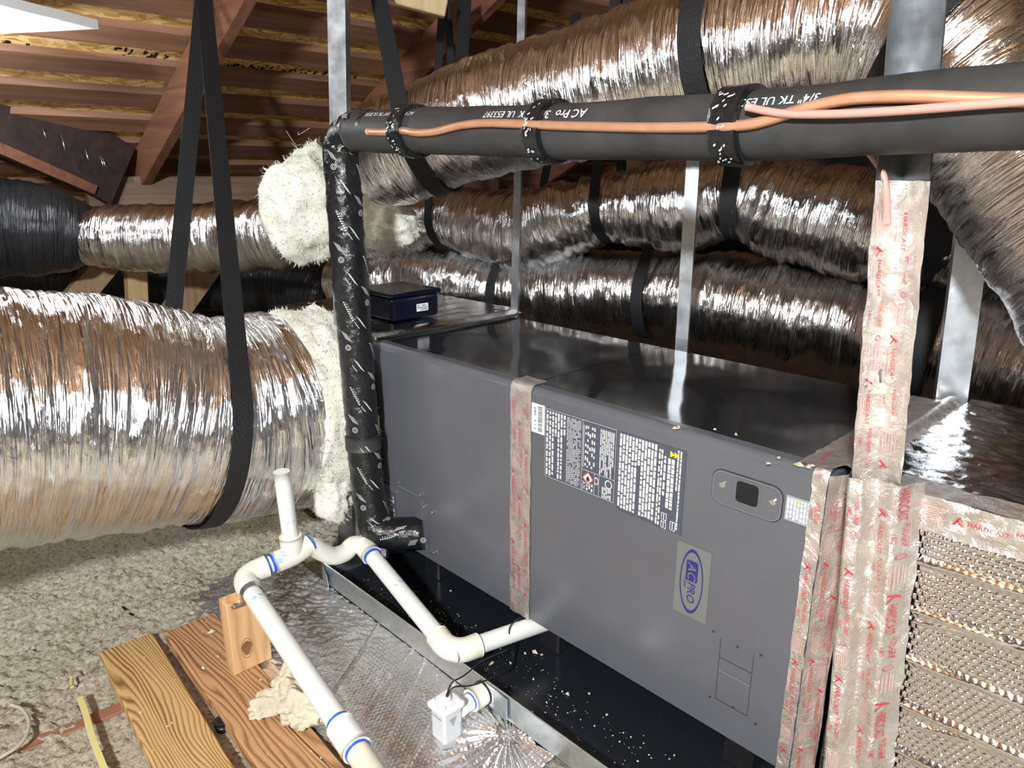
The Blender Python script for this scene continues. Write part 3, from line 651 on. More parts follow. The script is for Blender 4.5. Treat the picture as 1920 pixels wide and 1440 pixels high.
lp = thing('supply_plenum', 'foil faced supply plenum at the left end of the air handler', 'plenum')
box('duct_board', (-.56, .012, -.10), (-.001, D+.03, .545), 'foil_bubble', lp, .006, 2)
nx, ny = 90, 80; gx, gy = np.meshgrid(np.linspace(-.56, .015, nx), np.linspace(.005, D+.035, ny), indexing='ij'); P = np.stack([gx.ravel(), gy.ravel(), gx.ravel()*0], -1)
P[:, 2] = .549+.002*fbm(P*np.array([30, 9, 1]), 3)-np.clip(P[:, 0]+.01, 0, 1)*.35; gridmesh('top_wrap', P, nx, ny, 'foil_bubble', lp, flip=True)
cb = thing('control_box', 'small dark navy plastic box on top of the supply plenum', 'control box')
box('housing', (-.25, .112, .552), (-.072, .275, .618), 'navy_plastic', cb, .010, 3); box('lid', (-.256, .106, .618), (-.066, .281, .630), 'navy_plastic', cb, .005, 2)
sl_ = box('label_plate', (-.0722, .195, .572), (-.0712, .235, .593), 'label_white', cb); J = Join()
for q in range(3):
    for i in range(6):
        if random.random() < .85: J.rect((-.0708, .198+i*.0058, .5755+q*.0055), Y*.0042, Z*.0024)
J.build('print', 'print_black', sl_)
tube('cord', [at(735, 598, z=.556), at(718, 606, z=.556), at(700, 613, z=.556), at(684, 622, z=.556)], 'wire_black', cb, 6, .01, r=.0015)

# ================================================================== FLEXIBLE DUCTS
def wrinkle(a=1., slant=0.):
    def f(W, s, th, Lt):
        q = W.copy(); q[:, 0] += slant*W[:, 1]
        return a*(-.021*np.abs(pn(q*np.array([9, 1.8, 1.8])))-.010*np.abs(pn(q*np.array([31, 5, 5])+7))-.0045*np.abs(pn(q*np.array([80, 13, 13])+3))+.0018*pn(q*np.array([130, 40, 40]))+.010)
    return f
def duct(lbl, P, a=1., slant=0., nseg=150, step=.006, mat='foil_jacket'):
    o = thing('flexible_duct', lbl, 'duct', group='foil jacketed flexible ducts'); Pd = [tuple(p) for p in P]
    tube('jacket', Pd, mat, o, nseg, step, wrinkle(a, slant), caps=True); return o, np.array(Pd)
def pxd(L_): return [tuple(at(u, v, d=d))+(r,) for u, v, d, r in L_]
d1, D1 = duct('very large crinkled foil duct at the left entering the supply plenum', [(-.22, -.165, .335, .258), (-.22, -.25, .335, .262), (-.22, -.38, .352, .255), (-.235, -.6, .415, .268), (-.24, -.9, .462, .268), (-.22, -1.3, .49, .268), (-.15, -2.0, .5, .268)], 1., nseg=220, step=.0055)
def fl_disp(amp, f): return lambda W, s, th, Lt: amp*fbm(W*f+2, 4)
tube('insulation_edge', [(-.218, -.19, .33, .225), (-.218, -.165, .33, .255), (-.215, -.11, .325, .268), (-.212, -.03, .318, .270), (-.21, .000, .318, .25)], 'fibreglass', d1, 90, .006, fl_disp(.016, 13))
blob('insulation_tail', at(622, 925, d=1.88), (.055, .05, .075), 'fibreglass', d1, 4, .35, 3.5, 3.3)
d2, D2 = duct('dim crinkled foil duct running under the wooden purlin at the far left', pxd([(600, 415, 2.3, .095), (545, 435, 2.38, .112), (420, 445, 2.45, .112), (300, 448, 2.5, .110), (200, 445, 2.5, .105), (160, 442, 2.5, .085)]), 1.1)
d7, D7 = duct('duct continuing at the far left under the valley rafter, shade coloured near black', pxd([(185, 445, 2.52, .07), (150, 440, 2.5, .115), (80, 432, 2.44, .150), (0, 428, 2.38, .158), (-150, 435, 2.25, .16), (-300, 450, 2.1, .16)]), .8, mat='foil_jacket_shaded')  # far end of the left duct, its shade painted as a near-black jacket
d3, D3 = duct('large overhead foil duct rising to the upper right above the black line set', pxd([(705, 295, 1.93, .125), (740, 284, 1.9, .138), (843, 244, 1.84, .138), (913, 220, 1.76, .138), (977, 203, 1.72, .139), (1093, 175, 1.61, .140), (1193, 148, 1.52, .142), (1350, 105, 1.40, .145), (1500, 75, 1.30, .147), (1660, 65, 1.22, .147), (1800, 120, 1.15, .145), (1925, 270, 1.10, .142), (2050, 440, 1.05, .14), (2180, 640, 1.0, .14)]), .62, -.55, 170, .005)
d4, D4 = duct('upper foil duct pinched by black straps behind the air handler', pxd([(690, 440, 2.62, .10), (770, 425, 2.55, .098), (835, 410, 2.48, .088), (900, 420, 2.4, .112), (990, 432, 2.31, .122), (1080, 408, 2.22, .112), (1140, 390, 2.16, .092), (1210, 390, 2.1, .116), (1290, 384, 2.03, .122), (1390, 372, 1.95, .100), (1470, 392, 1.89, .124), (1560, 410, 1.83, .128), (1650, 430, 1.77, .128), (1762, 440, 1.70, .105), (1850, 470, 1.66, .13), (1960, 520, 1.6, .13)]), 1.3)
d5, D5 = duct('lower foil duct lying directly behind the top of the air handler', pxd([(640, 530, 2.77, .10), (750, 525, 2.64, .105), (860, 530, 2.54, .115), (950, 548, 2.45, .105), (1080, 548, 2.33, .125), (1225, 552, 2.20, .124), (1400, 575, 2.05, .145), (1560, 605, 1.93, .145), (1735, 640, 1.81, .125), (1840, 665, 1.75, .14), (1960, 700, 1.67, .14)]), 1.2)
d6, D6 = duct('duct low in the background left of the black riser, shade coloured near black', pxd([(640, 560, 3.0, .10), (560, 535, 3.1, .13), (420, 525, 3.15, .13), (250, 525, 3.15, .13), (60, 510, 3.05, .13), (-140, 505, 2.95, .13)]), 1., mat='foil_jacket_shaded')  # shade on this background duct is painted into the jacket colour

# fibreglass clumps at the duct joint
c1 = blob('insulation_clump', at(578, 388, d=2.12), (.125, .115, .160), 'fibreglass', None, 5, .24, 2.4, 1.1, 3); tag(c1, 'puffy white fibreglass clump left of the black riser under the roof boards', 'insulation', 'loose fibreglass clumps')
c2 = blob('insulation_clump', at(718, 422, d=2.10), (.11, .09, .072), 'fibreglass', None, 5, .26, 2.6, 6.1, 3); tag(c2, 'white fibreglass clump right of the black riser below the overhead duct', 'insulation', 'loose fibreglass clumps')
for i in range(16):
    p = at(578, 340, d=2.10)+RNG.normal(size=3)*np.array([.06, .05, .06])+Z*.06; q = p+RNG.normal(size=3)*.02; e = q+RNG.normal(size=3)*.025+Z*.03
    tube('fibre_wisp', [p, q, e], 'fibreglass', c1, 4, .006, r=.0006)
p = at(438, 449, d=2.36); box('green_tag', p-np.array([.003, .006, .011]), p+np.array([.003, .006, .011]), 'green_tag', d2)

def fuzz(o, n, ln, name='fibre_fuzz'):
    """soft loose fibres standing off an insulation surface, one uncountable part"""
    me = o.data; N = len(me.vertices); co = np.empty(N*3); me.vertices.foreach_get('co', co); co = co.reshape(-1, 3)
    no = np.empty(N*3); me.vertices.foreach_get('normal', no); no = no.reshape(-1, 3); V, Fq = [], []
    for i in RNG.integers(0, N, n):
        t = RNG.normal(size=3); t /= np.linalg.norm(t); w_ = np.cross(t, no[i]); w_ /= np.linalg.norm(w_)+1e-9; l = ln*RNG.uniform(.4, 1.3); p = co[i]-no[i]*.004
        d = no[i]*RNG.uniform(.15, .8)+t*.8; d /= np.linalg.norm(d); d2 = d*.6+RNG.normal(size=3)*.4; wd = RNG.uniform(.0006, .0016); b = len(V)
        V += [p-w_*wd, p+w_*wd, p+d*l*.5+w_*wd*.8, p+d*l*.5-w_*wd*.8, p+d*l*.5+d2*l*.5]; Fq += [(b, b+1, b+2, b+3), (b+3, b+2, b+4)]
    f = mesh(name, V, Fq, 'fibreglass', o.parent if o.parent else o); f['kind'] = 'stuff'; return f
fuzz(c1, 5000, .022); fuzz(c2, 3500, .018)
for ch in list(d1.children):
    if ch.name.startswith('insulation_edge'): fuzz(ch, 4500, .014)
    if ch.name.startswith('insulation_tail'): fuzz(ch, 1500, .016)

# ================================================================== STRAPS
def strap(lbl, DP, k, T, wdt=.05, gap=.004, off=.0, name='hanging_strap', T2=None, flat=.0):
    """webbing loop: from hanger T tangent to the duct, round underneath and back up"""
    S_ = spline(DP, .006); C = S_[:, :3]; i = int(np.argmin(np.linalg.norm(C-np.array(k), axis=1))); c, r = C[i], S_[i, 3]+gap
    t = C[min(i+2, len(C)-1)]-C[max(i-2, 0)]; t /= np.linalg.norm(t); a = np.cross(t, Z); a /= np.linalg.norm(a); b = np.cross(a, t)
    def tang(T_, sgn):
        q = np.array(T_)-c; x, y = q@a, q@b; dd = sqrt(x*x+y*y); base = atan2(y, x); al = acos(min(.999, r/dd)); return base+sgn*al, q@t
    T2 = T if T2 is None else T2
    f0, o0 = tang(T, -1); f1, o1 = tang(T2, +1)
    while f1 > f0: f1 -= 2*pi
    ph = np.linspace(f0, f1, 40); pts = [c+r*(a*cos(p)+b*sin(p)) for p in ph]
    leg0 = [np.array(T)*(1-s)+pts[0]*s for s in np.linspace(0, 1, 14, endpoint=False)]; leg1 = [pts[-1]*(1-s)+np.array(T2)*s for s in np.linspace(0, 1, 15)[1:]]
    P = np.array(leg0+pts+leg1); Wd = np.tile(t, (len(P), 1)); n0 = len(leg0)
    o = ribbon(name, P, Wd, wdt, .0022, 'strap_web'); return tag(o, lbl, 'strap', 'black webbing straps holding the ducts')
T1 = at(382, -14, x=-.72)
strap('black webbing strap looped under the very large left duct', D1, (-.22, -.375, .35), T1, .046, .008)
strap('black strap wrapped over the left part of the overhead duct by the wooden rafter', D3, at(805, 260, d=1.86), at(700, -60, d=1.9), .046, .008, T2=at(872, -20, d=2.2))
strap('black strap crossing the overhead duct above the middle of the line set', D3, at(1365, 100, d=1.39), at(1392, -150, d=1.36), .044, .008)
strap('black strap slanting over the overhead duct in the top right corner', D3, at(1775, 105, d=1.17), at(1960, -190, d=1.0), .05, .008)
for (u, v, d, lbl, wd) in ((835, 410, 2.48, 'black strap around the upper rear duct beside the fibreglass clump', .03), (1140, 390, 2.16, 'black strap pinching the upper rear duct between the two slim posts', .032), (1392, 372, 1.95, 'black strap around the upper rear duct right of the slim middle post', .045), (1760, 440, 1.70, 'wide black strap around the upper rear duct beside the taped post', .075)):
    c = at(u, v, d=d); strap(lbl, D4, c, c+np.array([.0, .02, .75]), wd, .010)
for (u, v, d, lbl, wd) in ((950, 548, 2.45, 'black strap around the lower rear duct beside the rear left post', .03), (1225, 552, 2.20, 'black strap around the lower rear duct left of the slim middle post', .035), (1735, 640, 1.81, 'black strap around the lower rear duct below the taped post', .05)):
    c = at(u, v, d=d); strap(lbl, D5, c, c+np.array([.0, .32, .9]), wd, .010)

# ================================================================== REFRIGERANT LINE SET
class TubeMap:
    def __init__(s, P, r): s.S = spline(np.array([tuple(p)+(r,) for p in P]), .004); s.C = s.S[:, :3]; s.r = r; s.T = np.gradient(s.C, axis=0); s.T /= np.linalg.norm(s.T, axis=1)[:, None]; s.s = np.concatenate([[0], np.cumsum(np.linalg.norm(np.diff(s.C, axis=0), axis=1))])
    def pt(s, l, ang, off=.0008):
        i = int(np.clip(np.searchsorted(s.s, l), 0, len(s.s)-1)); c, t = s.C[i], s.T[i]; k = CAM-c; k = k-t*(k@t); k /= np.linalg.norm(k); u = np.cross(k, t); u *= 1 if (u[2] > 0 or abs(u[2]) < .3 and u[0] > 0) else -1
        l2 = c+t*(l-s.s[i]); return l2+(s.r+off)*(k*cos(ang)+u*sin(ang))
def tube_text(J, tm, body, size, s0, ang0, flip=False, bold=0.):
    V, Fc = text2d(body, bold); sg = -1 if flip else 1; J.add([tm.pt(s0+sg*x*size, ang0+sg*y*size/tm.r, .0012) for x, y in V], Fc)
ls = thing('refrigerant_line', 'black insulated refrigerant line running across the picture and down to the air handler', 'pipe')
YL = -.085
LP = [at(u, v, y=YL) for u, v in ((668, 246), (760, 246), (900, 246), (1040, 247), (1200, 243), (1390, 236), (1540, 228), (1700, 214), (1920, 200), (2250, 175))]
LR = .0425
tube('insulation_sleeve', LP, 'rubber_sleeve', ls, 40, .012, fl_disp(.0018, 9), r=LR); tm = TubeMap(LP, LR)
RP = [at(705, 246, y=YL), at(672, 244, y=YL), at(648, 258, y=YL), at(640, 290, y=YL), at(644, 360, y=YL), at(655, 500, y=YL), at(666, 640, y=YL), at(677, 780, y=YL), at(688, 900, y=YL), at(697, 965, y=YL)]
b0 = at(710, 1000, y=YL+.005); b1 = at(795, 1000, y=-.002); RP += [b0+(RP[-1]-b0)*.25, b0+(b1-b0)*.28, b0+(b1-b0)*.6, b1]
rz = tube('wrapped_riser', RP, 'black_wrap', ls, 36, .007, lambda W, s, th, Lt: .0025*fbm(W*np.array([30, 24, 24]), 3)+.0016*np.abs(pn(W*np.array([60, 15, 15]))), r=.0405); rm = TubeMap(RP, .0435)
J = Join(); sm = rm.s[-1]; s = .05; i = 0
while s < sm-.02:
    ang = [.55, -.5, .15, -.75, .8, -.15][i % 6]; kd = i % 3; tilt = 1.1 if s < sm-.16 else .4
    def strip(s0, a0, ln, wd): # slanted bar on the tape
        n = 5; V = []
        for q in range(n):
            t = q/(n-1); V += [rm.pt(s0+ln*t, a0+tilt*ln*t/rm.r*.55), rm.pt(s0+ln*t, a0+tilt*ln*t/rm.r*.55+wd/rm.r)]
        J.add(V, [(2*q, 2*q+2, 2*q+3, 2*q+1) for q in range(n-1)])
    if kd == 0:
        for q in range(4): strip(s+.002*q, ang+.09*q, .020, .0011)
        for rr_ in ((.0058, .0070), (.0025, .0036)):
            V = [rm.pt(s+.040+r_*cos(t), ang+.35+r_*sin(t)/rm.r) for r_ in rr_ for t in np.linspace(0, 2*pi, 14, endpoint=False)]; J.add(V, [(q, (q+1) % 14, 14+(q+1) % 14, 14+q) for q in range(14)])
    elif kd == 1:
        for q in range(9): strip(s+q*.0052, ang+q*.05, .0030, .0036)
        for q in range(6): strip(s+.004+q*.006, ang+.18+q*.05, .003, .0014)
    else:
        for q in range(3): strip(s+q*.003, ang+q*.07, .026, .0010)
        strip(s+.014, ang-.12, .016, .0016)
    s += .034; i += 1
J.build('tape_print', 'print_white', rz)
tube('repair_collar', [rm.C[int(np.argmin(np.linalg.norm(rm.C-at(681, 826, y=YL), axis=1)))]+q*np.array([0, 0, .018]) for q in (1, -1)], 'rubber_sleeve', ls, 32, .01, r=.0445)
# printed lettering on the sleeve (upside down as fitted)
def s_at(u): return float(tm.s[int(np.argmin([abs(960+F_PX*((c-CAM)@_R)/((c-CAM)@_F)-u) for c in tm.C]))])
J = Join()
for (body, u, size) in (('AC Pro  3/4"', 1126, .020), ('TK  UL E53397', 1018, .017), ('AC Pro 3/4" x 3/4" TK UL E533', 800, .0125), ('3/4" TK UL E533', 1560, .016)):
    tube_text(J, tm, body, size, s_at(u), .93 if u < 900 else .80, True, .012)
J.build('lettering', 'print_white', ls)
# tape bands
for (u, wd, tl) in ((775, .040, .35), (1035, .034, .4), (1388, .040, .2)):
    s0 = s_at(u); A, B = tm.pt(s0-wd/2, 0, -LR), tm.pt(s0+wd/2, 0, -LR)
    bd = tube('tape_band', [A, (A+B)/2, B], 'black_wrap', ls, 36, .006, lambda W, s, th, Lt: .0022*fbm(W*45, 3)+.001, r=LR+.0075)
    J = Join(); tb = TubeMap([A, (A+B)/2, B], LR+.0105)
    for q in range(26):
        l_, a_ = random.uniform(.004, wd-.012), random.uniform(-1.1, .9); hh = random.uniform(.002, .006)
        J.add([tb.pt(l_, a_), tb.pt(l_+hh, a_+.04), tb.pt(l_+hh, a_+.09), tb.pt(l_, a_+.05)], [(0, 1, 2, 3)])
    J.build('tape_print', 'print_white', bd)
YC = YL-.046
tube('copper_line', [at(u, v, y=YC+.004*(u < 780)) for u, v in ((690, 247), (720, 248), (755, 245), (780, 249), (815, 247), (860, 236), (905, 231), (960, 232), (1010, 234), (1060, 236), (1200, 239), (1330, 238), (1400, 234), (1450, 222), (1520, 200), (1600, 185), (1700, 181), (1800, 184), (1920, 188), (2150, 190))], 'copper', ls, 12, .012, r=.0068)
pc = tube('control_cable', [at(u, v, y=YC-.008) for u, v in ((1400, 200), (1430, 207), (1480, 214), (1560, 214), (1650, 210), (1750, 203), (1850, 195), (1960, 188), (2150, 186))], 'cable_pink', None, 10, .012, r=.0048); tag(pc, 'pale pink cable lying along the copper line at upper right', 'cable')
pc = tube('control_cable', [at(1628, 285, y=-.03), at(1640, 300, y=-.035), at(1655, 325, y=-.04), at(1662, 360, y=-.04), at(1664, 420, y=-.035)], 'cable_pink', None, 8, .008, r=.0042); tag(pc, 'short pink cable dropping behind the foil tape of the post', 'cable')
# copper stubs at the coil panel
for u, v, m in ((722, 985, 'copper'), (748, 978, 'copper')):
    p = at(u, v, y=-.02); tube('copper_stub', [p-Y*.02, p+Y*.02], m, ls, 12, .02, r=.009)
blob('sealant_wad', at(752, 985, y=-.012), (.018, .012, .012), 'foil_seam', ls, 3, .5, 4, 2.); blob('sealant_wad', at(724, 975, y=-.012), (.012, .01, .014), 'cable_pink', ls, 3, .4, 4, 4.)

# ================================================================== CONDENSATE PIPE
pv = thing('condensate_pipe', 'white condensate drain pipe with trap and vent stub in front of the air handler', 'pipe')
PR, FR = .0200, .0255
e1 = at(848, 1226, z=-.024); q0 = at(1005, 1172, z=-.024)
up = at(676, 1016, z=.040); tee = at(549, 1040, z=.078)
def on_line(u, v):  # point over the plan line up-tee
    r = _F+_R*(u-960)/F_PX-_U*(v-720)/F_PX; n = np.cross(tee-up, Z); return CAM+r*(((up-CAM)@n)/(r@n))
tr = [on_line(u, v) for u, v in ((674, 1008), (662, 1022), (647, 1036), (624, 1042), (603, 1034), (586, 1025), (568, 1027), (556, 1034))]
vt = on_line(528, 884); e2 = at(452, 1082, z=.062); ed = at(712, 1452, z=-.035)
tube('drain_pipe', [q0+(q0-e1)*.5, e1+(q0-e1)*.02], 'pvc', pv, 24, .03, r=PR)
def cut(A, B, t): return A+(B-A)/np.linalg.norm(B-A)*t
tube('elbow', [cut(e1, q0, .062), cut(e1, q0, .030), cut(e1, q0, .010)+(up-e1)/np.linalg.norm(up-e1)*.010, cut(e1, up, .030), cut(e1, up, .062)], 'pvc_fitting', pv, 28, .006, r=FR)
tube('drain_pipe', [cut(e1, up, .04), up], 'pvc', pv, 24, .03, r=PR)
tube('trap', [cut(up, e1, .055), cut(up, e1, .02)]+tr[1:], 'pvc_fitting', pv, 26, .006, r=.0225)
tube('trap_socket', [cut(up, e1, .065), cut(up, e1, .018)], 'pvc_fitting', pv, 26, .01, r=FR)
tube('tee', [cut(tee, tr[-2], .045), tee, cut(tee, e2, .045)], 'pvc_fitting', pv, 28, .008, r=FR); vv = vt-tee
tube('tee_branch', [tee, cut(tee, vt, .05)], 'pvc_fitting', pv, 28, .01, r=FR); tube('vent_stub', [tee, vt], 'pvc', pv, 24, .03, r=.0185)
tube('drain_pipe', [tee, e2], 'pvc', pv, 24, .03, r=PR)
tube('elbow', [cut(e2, tee, .060), cut(e2, tee, .030), cut(e2, tee, .009)+(ed-e2)/np.linalg.norm(ed-e2)*.009, cut(e2, ed, .030), cut(e2, ed, .058)], 'pvc_fitting', pv, 28, .006, r=FR)
cpl = at(655, 1385, z=.020)
ed = cut(e2, cpl, np.linalg.norm(cpl-e2)+.16)
tube('drain_pipe', [cut(e2, ed, .04), cpl], 'pvc', pv, 24, .03, r=.0205)
tube('coupling', [cut(cpl, e2, .034), cut(cpl, ed, .030)], 'pvc', pv, 28, .01, r=.026); tube('aged_pipe', [cpl, ed], 'pvc_aged', pv, 24, .02, fl_disp(.0008, 60), r=.0208)
def ringmark(A, B, t, r, w=.004, mat='cement_blue'): tube('cement_ring', [cut(A, B, t), cut(A, B, t+w)], mat, pv, 26, .01, r=r)
ringmark(e1, q0, .062, PR+.0012); ringmark(up, e1, .066, PR+.002, .008); ringmark(tee, e2, .046, PR+.0014, .006); ringmark(tee, tr[-2], .046, .0238); ringmark(e2, tee, .061, PR+.0012); ringmark(e2, ed, .059, PR+.0012); ringmark(cpl, e2, .036, .0217, .008); ringmark(cpl, ed, .030, .0222, .005)
def smear(A, B, r, t, ln, n=4):
    m_ = TubeMap([A, (A+B)/2, B], r)
    J = Join()
    for q in range(n):
        l_, a_ = t+random.uniform(0, ln*.6), random.uniform(-.5, .7); J.add([m_.pt(l_+w_, a_+h_) for w_, h_ in ((0, 0), (ln*.35, .1), (ln*.5, .35), (ln*.2, .3))], [(0, 1, 2, 3)])
    J.build('cement_smear', 'smear_blue', pv)
smear(e2, cpl, .0207, .10, .025); smear(up, e1, .0202, .20, .03, 3); smear(tee, e2, .0257, .012, .03, 4); smear(tee, vt, .0187, .085, .018, 2)

wb = thing('wooden_block', 'upright knotty wooden block holding up the white drain pipe', 'wood block')
PLK = -.135; bc_ = at(440, 1268, z=PLK); BX1 = bc_[0]; BX0 = BX1-.040; BY0 = bc_[1]; BY1 = BY0+.089; BZ0 = PLK+.0005; BZ1 = at(437, 1131, x=BX1)[2]; print('block', bc_, BZ1)
box('block', (BX0, BY0, BZ0), (BX1, BY1, BZ1), 'block_wood', wb, .002, 2)
J = Join(); kc = at(463, 1215, x=BX1+.0004); t_ = np.linspace(0, 2*pi, 20, endpoint=False); J.add([(BX1+.0004, kc[1]+.011*cos(a)*(1+.15*sin(3*a)), kc[2]+.018*sin(a)) for a in t_], [tuple(range(20))]); J.build('knot', 'knot_wood', wb)
J = Join(); ring2d(J, (BX1+.0007, kc[1], kc[2]), Y, Z, .0045, .0055, 18, 1.2, 1.4); ring2d(J, (BX1+.0007, kc[1], kc[2]), Y, Z, .0125, .0133, 24, 1., 1.9); J.build('knot_rings', 'joist_wood', wb)
# two hole strap over the pipe on top of the block
pm = cut(e2, cpl, .07); dv_ = (cpl-e2)/np.linalg.norm(cpl-e2); C_ = []
sd = np.cross(dv_, Z); sd /= np.linalg.norm(sd); un = np.cross(sd, dv_)
C_ = [pm+sd*.046-un*.019, pm+sd*.024-un*.019]+[pm+.0225*(sd*cos(a)+un*sin(a)) for a in np.linspace(-.3, pi+.3, 14)]+[pm-sd*.024-un*.019, pm-sd*.046-un*.019]
ribbon('pipe_clamp', C_, np.tile(dv_, (len(C_), 1)), .016, .0015, 'galvanised', wb)
for sg in (1, -1): cyl('screw', pm+sd*.037*sg-un*.019, un, .005, .005, 'screw_zinc', wb, 8)

# ================================================================== DRAIN PAN, FOIL MAT, FLOAT SWITCH
pan = thing('drain_pan', 'shallow black drain pan with a galvanised rim beneath the air handler', 'drain pan')
X0, X1, Y0, Y1, ZB, ZT = -.035, 1.20, -.166, .66, -.102, -.047
box('pan_floor', (X0, Y0, ZB-.004), (X1, Y1, ZB), 'pan_black', pan)
def lip(A, B, N):
    A, B, N = map(np.array, (A, B, N)); t = .0022
    V = [A, B, B+Z*(ZT-ZB), A+Z*(ZT-ZB)]; V += [v+N*t for v in V]; return V
for A, B, N in (((X0, Y0, ZB), (X1, Y0, ZB), (0, -1, 0)), ((X0, Y0, ZB), (X0, Y1, ZB), (-1, 0, 0)), ((X1, Y0, ZB), (X1, Y1, ZB), (1, 0, 0)), ((X0, Y1, ZB), (X1, Y1, ZB), (0, 1, 0))):
    V = lip(A, B, N); A, B, N = map(np.array, (A, B, N))
    V2 = [v+N*.0006 for v in V[4:]]
    mesh('rim', [tuple(v) for v in V], [(0, 1, 2, 3), (7, 6, 5, 4), (3, 2, 6, 7), (0, 3, 7, 4), (1, 5, 6, 2), (0, 4, 5, 1)], 'pan_lip_metal', pan)
    tube('rim_hem', [A+Z*(ZT-ZB)+N*.001, B+Z*(ZT-ZB)+N*.001], 'pan_lip_metal', pan, 8, .3, r=.0022)
mesh('rim_inner_face', [(X0+.003, Y0+.0006, ZB), (X1-.003, Y0+.0006, ZB), (X1-.003, Y0+.0006, ZT-.002), (X0+.003, Y0+.0006, ZT-.002)], [(3, 2, 1, 0)], 'pan_black', pan)
# folded corner tabs
p = np.array([X0-.002, Y0-.003, ZB]); mesh('corner_tab', [p, p+np.array([.05, -.012, .0]), p+np.array([.045, -.014, .042]), p+np.array([.004, -.002, .055]), p+np.array([.0, .0015, 0]), p+np.array([.05, -.0105, .0]), p+np.array([.045, -.0125, .042]), p+np.array([.004, -.0005, .055])], [(0, 1, 2, 3), (7, 6, 5, 4), (0, 4, 5, 1), (1, 5, 6, 2), (2, 6, 7, 3), (3, 7, 4, 0)], 'pan_lip_metal', pan)
j1 = at(950, 1372, y=Y0-.004); mesh('rim_splice', [(j1[0]-.05, Y0-.0048, ZB+.002), (j1[0]+.006, Y0-.010, ZB+.002), (j1[0]+.004, Y0-.008, ZT-.002), (j1[0]-.05, Y0-.0048, ZT-.001), (j1[0]-.05, Y0-.0035, ZB+.002), (j1[0]+.006, Y0-.0085, ZB+.002), (j1[0]+.004, Y0-.0065, ZT-.002), (j1[0]-.05, Y0-.0035, ZT-.001)], [(0, 1, 2, 3), (7, 6, 5, 4), (0, 4, 5, 1), (1, 5, 6, 2), (2, 6, 7, 3), (3, 7, 4, 0)], 'pan_lip_metal', pan)
pl_ = box('pan_label', (j1[0]-.060, Y0-.0056, ZB+.008), (j1[0]-.028, Y0-.0046, ZT-.003), 'label_white', pan); J = Join()
for q in range(3): J.rect((j1[0]-.057, Y0-.0060, ZT-.010-q*.006), X*random.uniform(.014, .024), Z*.0022)
for q in range(7): J.rect((j1[0]-.048+q*.0022, Y0-.0060, ZB+.010), X*.0011, Z*.012)
J.build('print', 'print_grey', pl_)
for xx in (.12, .55, 1.02):
    bl = box('support_rail', (xx, .05, ZB), (xx+.06, D-.04, -.001), 'wire_black', None, .004, 1); tag(bl, {.12: 'black riser rail under the coil end of the air handler', .55: 'black riser rail under the middle of the air handler', 1.02: 'black riser rail under the blower end of the air handler'}[xx], 'support')
# foil mat under the pan
def mat_sheet():
    x0, x1, y0, y1 = -.30, .80, -.430, Y0-.001; st_ = .0023; na, nb = int((x1-x0)/st_), int((y1-y0)/st_)
    s, t = np.meshgrid(np.linspace(x0, x1, na), np.linspace(y0, y1, nb), indexing='ij'); s, t = s.ravel(), t.ravel()
    P = np.stack([s, t, s*0], -1); wob = fbm(P*5+1, 3); pitch = .0098
    row = t/(pitch*.866)+wob*.25; ri = np.round(row); cs = s/pitch+.5*(ri % 2)+wob*.2; ds = (cs-np.round(cs))*pitch; dt = (row-ri)*pitch*.866
    b = .0013*np.sqrt(np.clip(1-(ds**2+dt**2)/(pitch*.47)**2, 0, 1))
    left = 1/(1+np.exp((s-.16)*16)); q = P.copy(); q[:, 0], q[:, 1] = s*.9+t*.45, -s*.45+t*.9
    rumple = -.010*np.abs(pn(q*np.array([18, 60, 1])))-.005*np.abs(pn(q*np.array([50, 130, 1])))
    dx, dy = s-.70, t+.19; rad = np.sqrt(dx*dx+dy*dy); ang = np.arctan2(dy, dx); star = np.exp(-(rad/.11)**2)*.006*np.sin(ang*26+3*pn(P*9))*np.clip(rad/.03, 0, 1)
    cre = 0
    for (xa, k) in ((.30, -.55), (.42, -.45), (.50, -.7), (.58, -.5)): cre = cre+.003*np.exp(-((s-xa-(t+.3)*k-.01*wob)/.0035)**2)
    z = -.1075+(t-y1)*.13+.0035*wob+b*(1-.8*left)+rumple*(.25+left*.9)*.8+star+cre
    edge = (s < x0+.05) | (t < y0+.02); z = z-np.where(edge, .004, 0)+.003
    sx = s+np.where(s < x0+.1, .03*pn(P*14), 0); ty = t+np.where(t < y0+.03, .010*pn(P*12+4), 0)
    o = gridmesh('foil_mat', np.stack([sx, ty, z], -1), na, nb, 'foil_floor', None, True); return tag(o, 'crumpled silver bubble foil mat spread on the floor in front of the pan', 'foil mat')
mat_sheet()
# float switch
fs = thing('float_switch', 'white float switch on a short pipe stub at the pan rim', 'float switch')
n0 = at(908, 1306, y=Y0-.004); n0[2] = -.075; n1 = n0+np.array([.004, -.100, 0]); fc = n1
tube('adapter', [n0+Y*.004, n0-Y*.036], 'pvc_fitting', fs, 26, .01, r=.0235); tube('gasket', [n0-Y*.001, n0-Y*.0055], 'wire_black', fs, 26, .003, r=.0255)
tube('nipple', [n0-Y*.03, n1], 'float_white', fs, 24, .02, r=.0165); tube('cement_ring', [n0-Y*.036, n0-Y*.039], 'cement_blue', fs, 24, .01, r=.0178)
box('body', (fc[0]-.021, fc[1]-.024, -.116), (fc[0]+.021, fc[1]+.020, -.040), 'clear_float', fs, .005, 2); box('cap', (fc[0]-.026, fc[1]-.030, -.048), (fc[0]+.026, fc[1]+.026, -.034), 'float_white', fs, .005, 2)
cyl('cap_boss', (fc[0], fc[1]-.002, -.034), Z, .010, .010, 'float_white', fs, 14)
for dx, dy in ((-.016, -.020), (.016, -.020), (-.016, .016), (.016, .016)): cyl('cap_screw', (fc[0]+dx, fc[1]+dy, -.034), Z, .0038, .004, 'float_white', fs, 8)
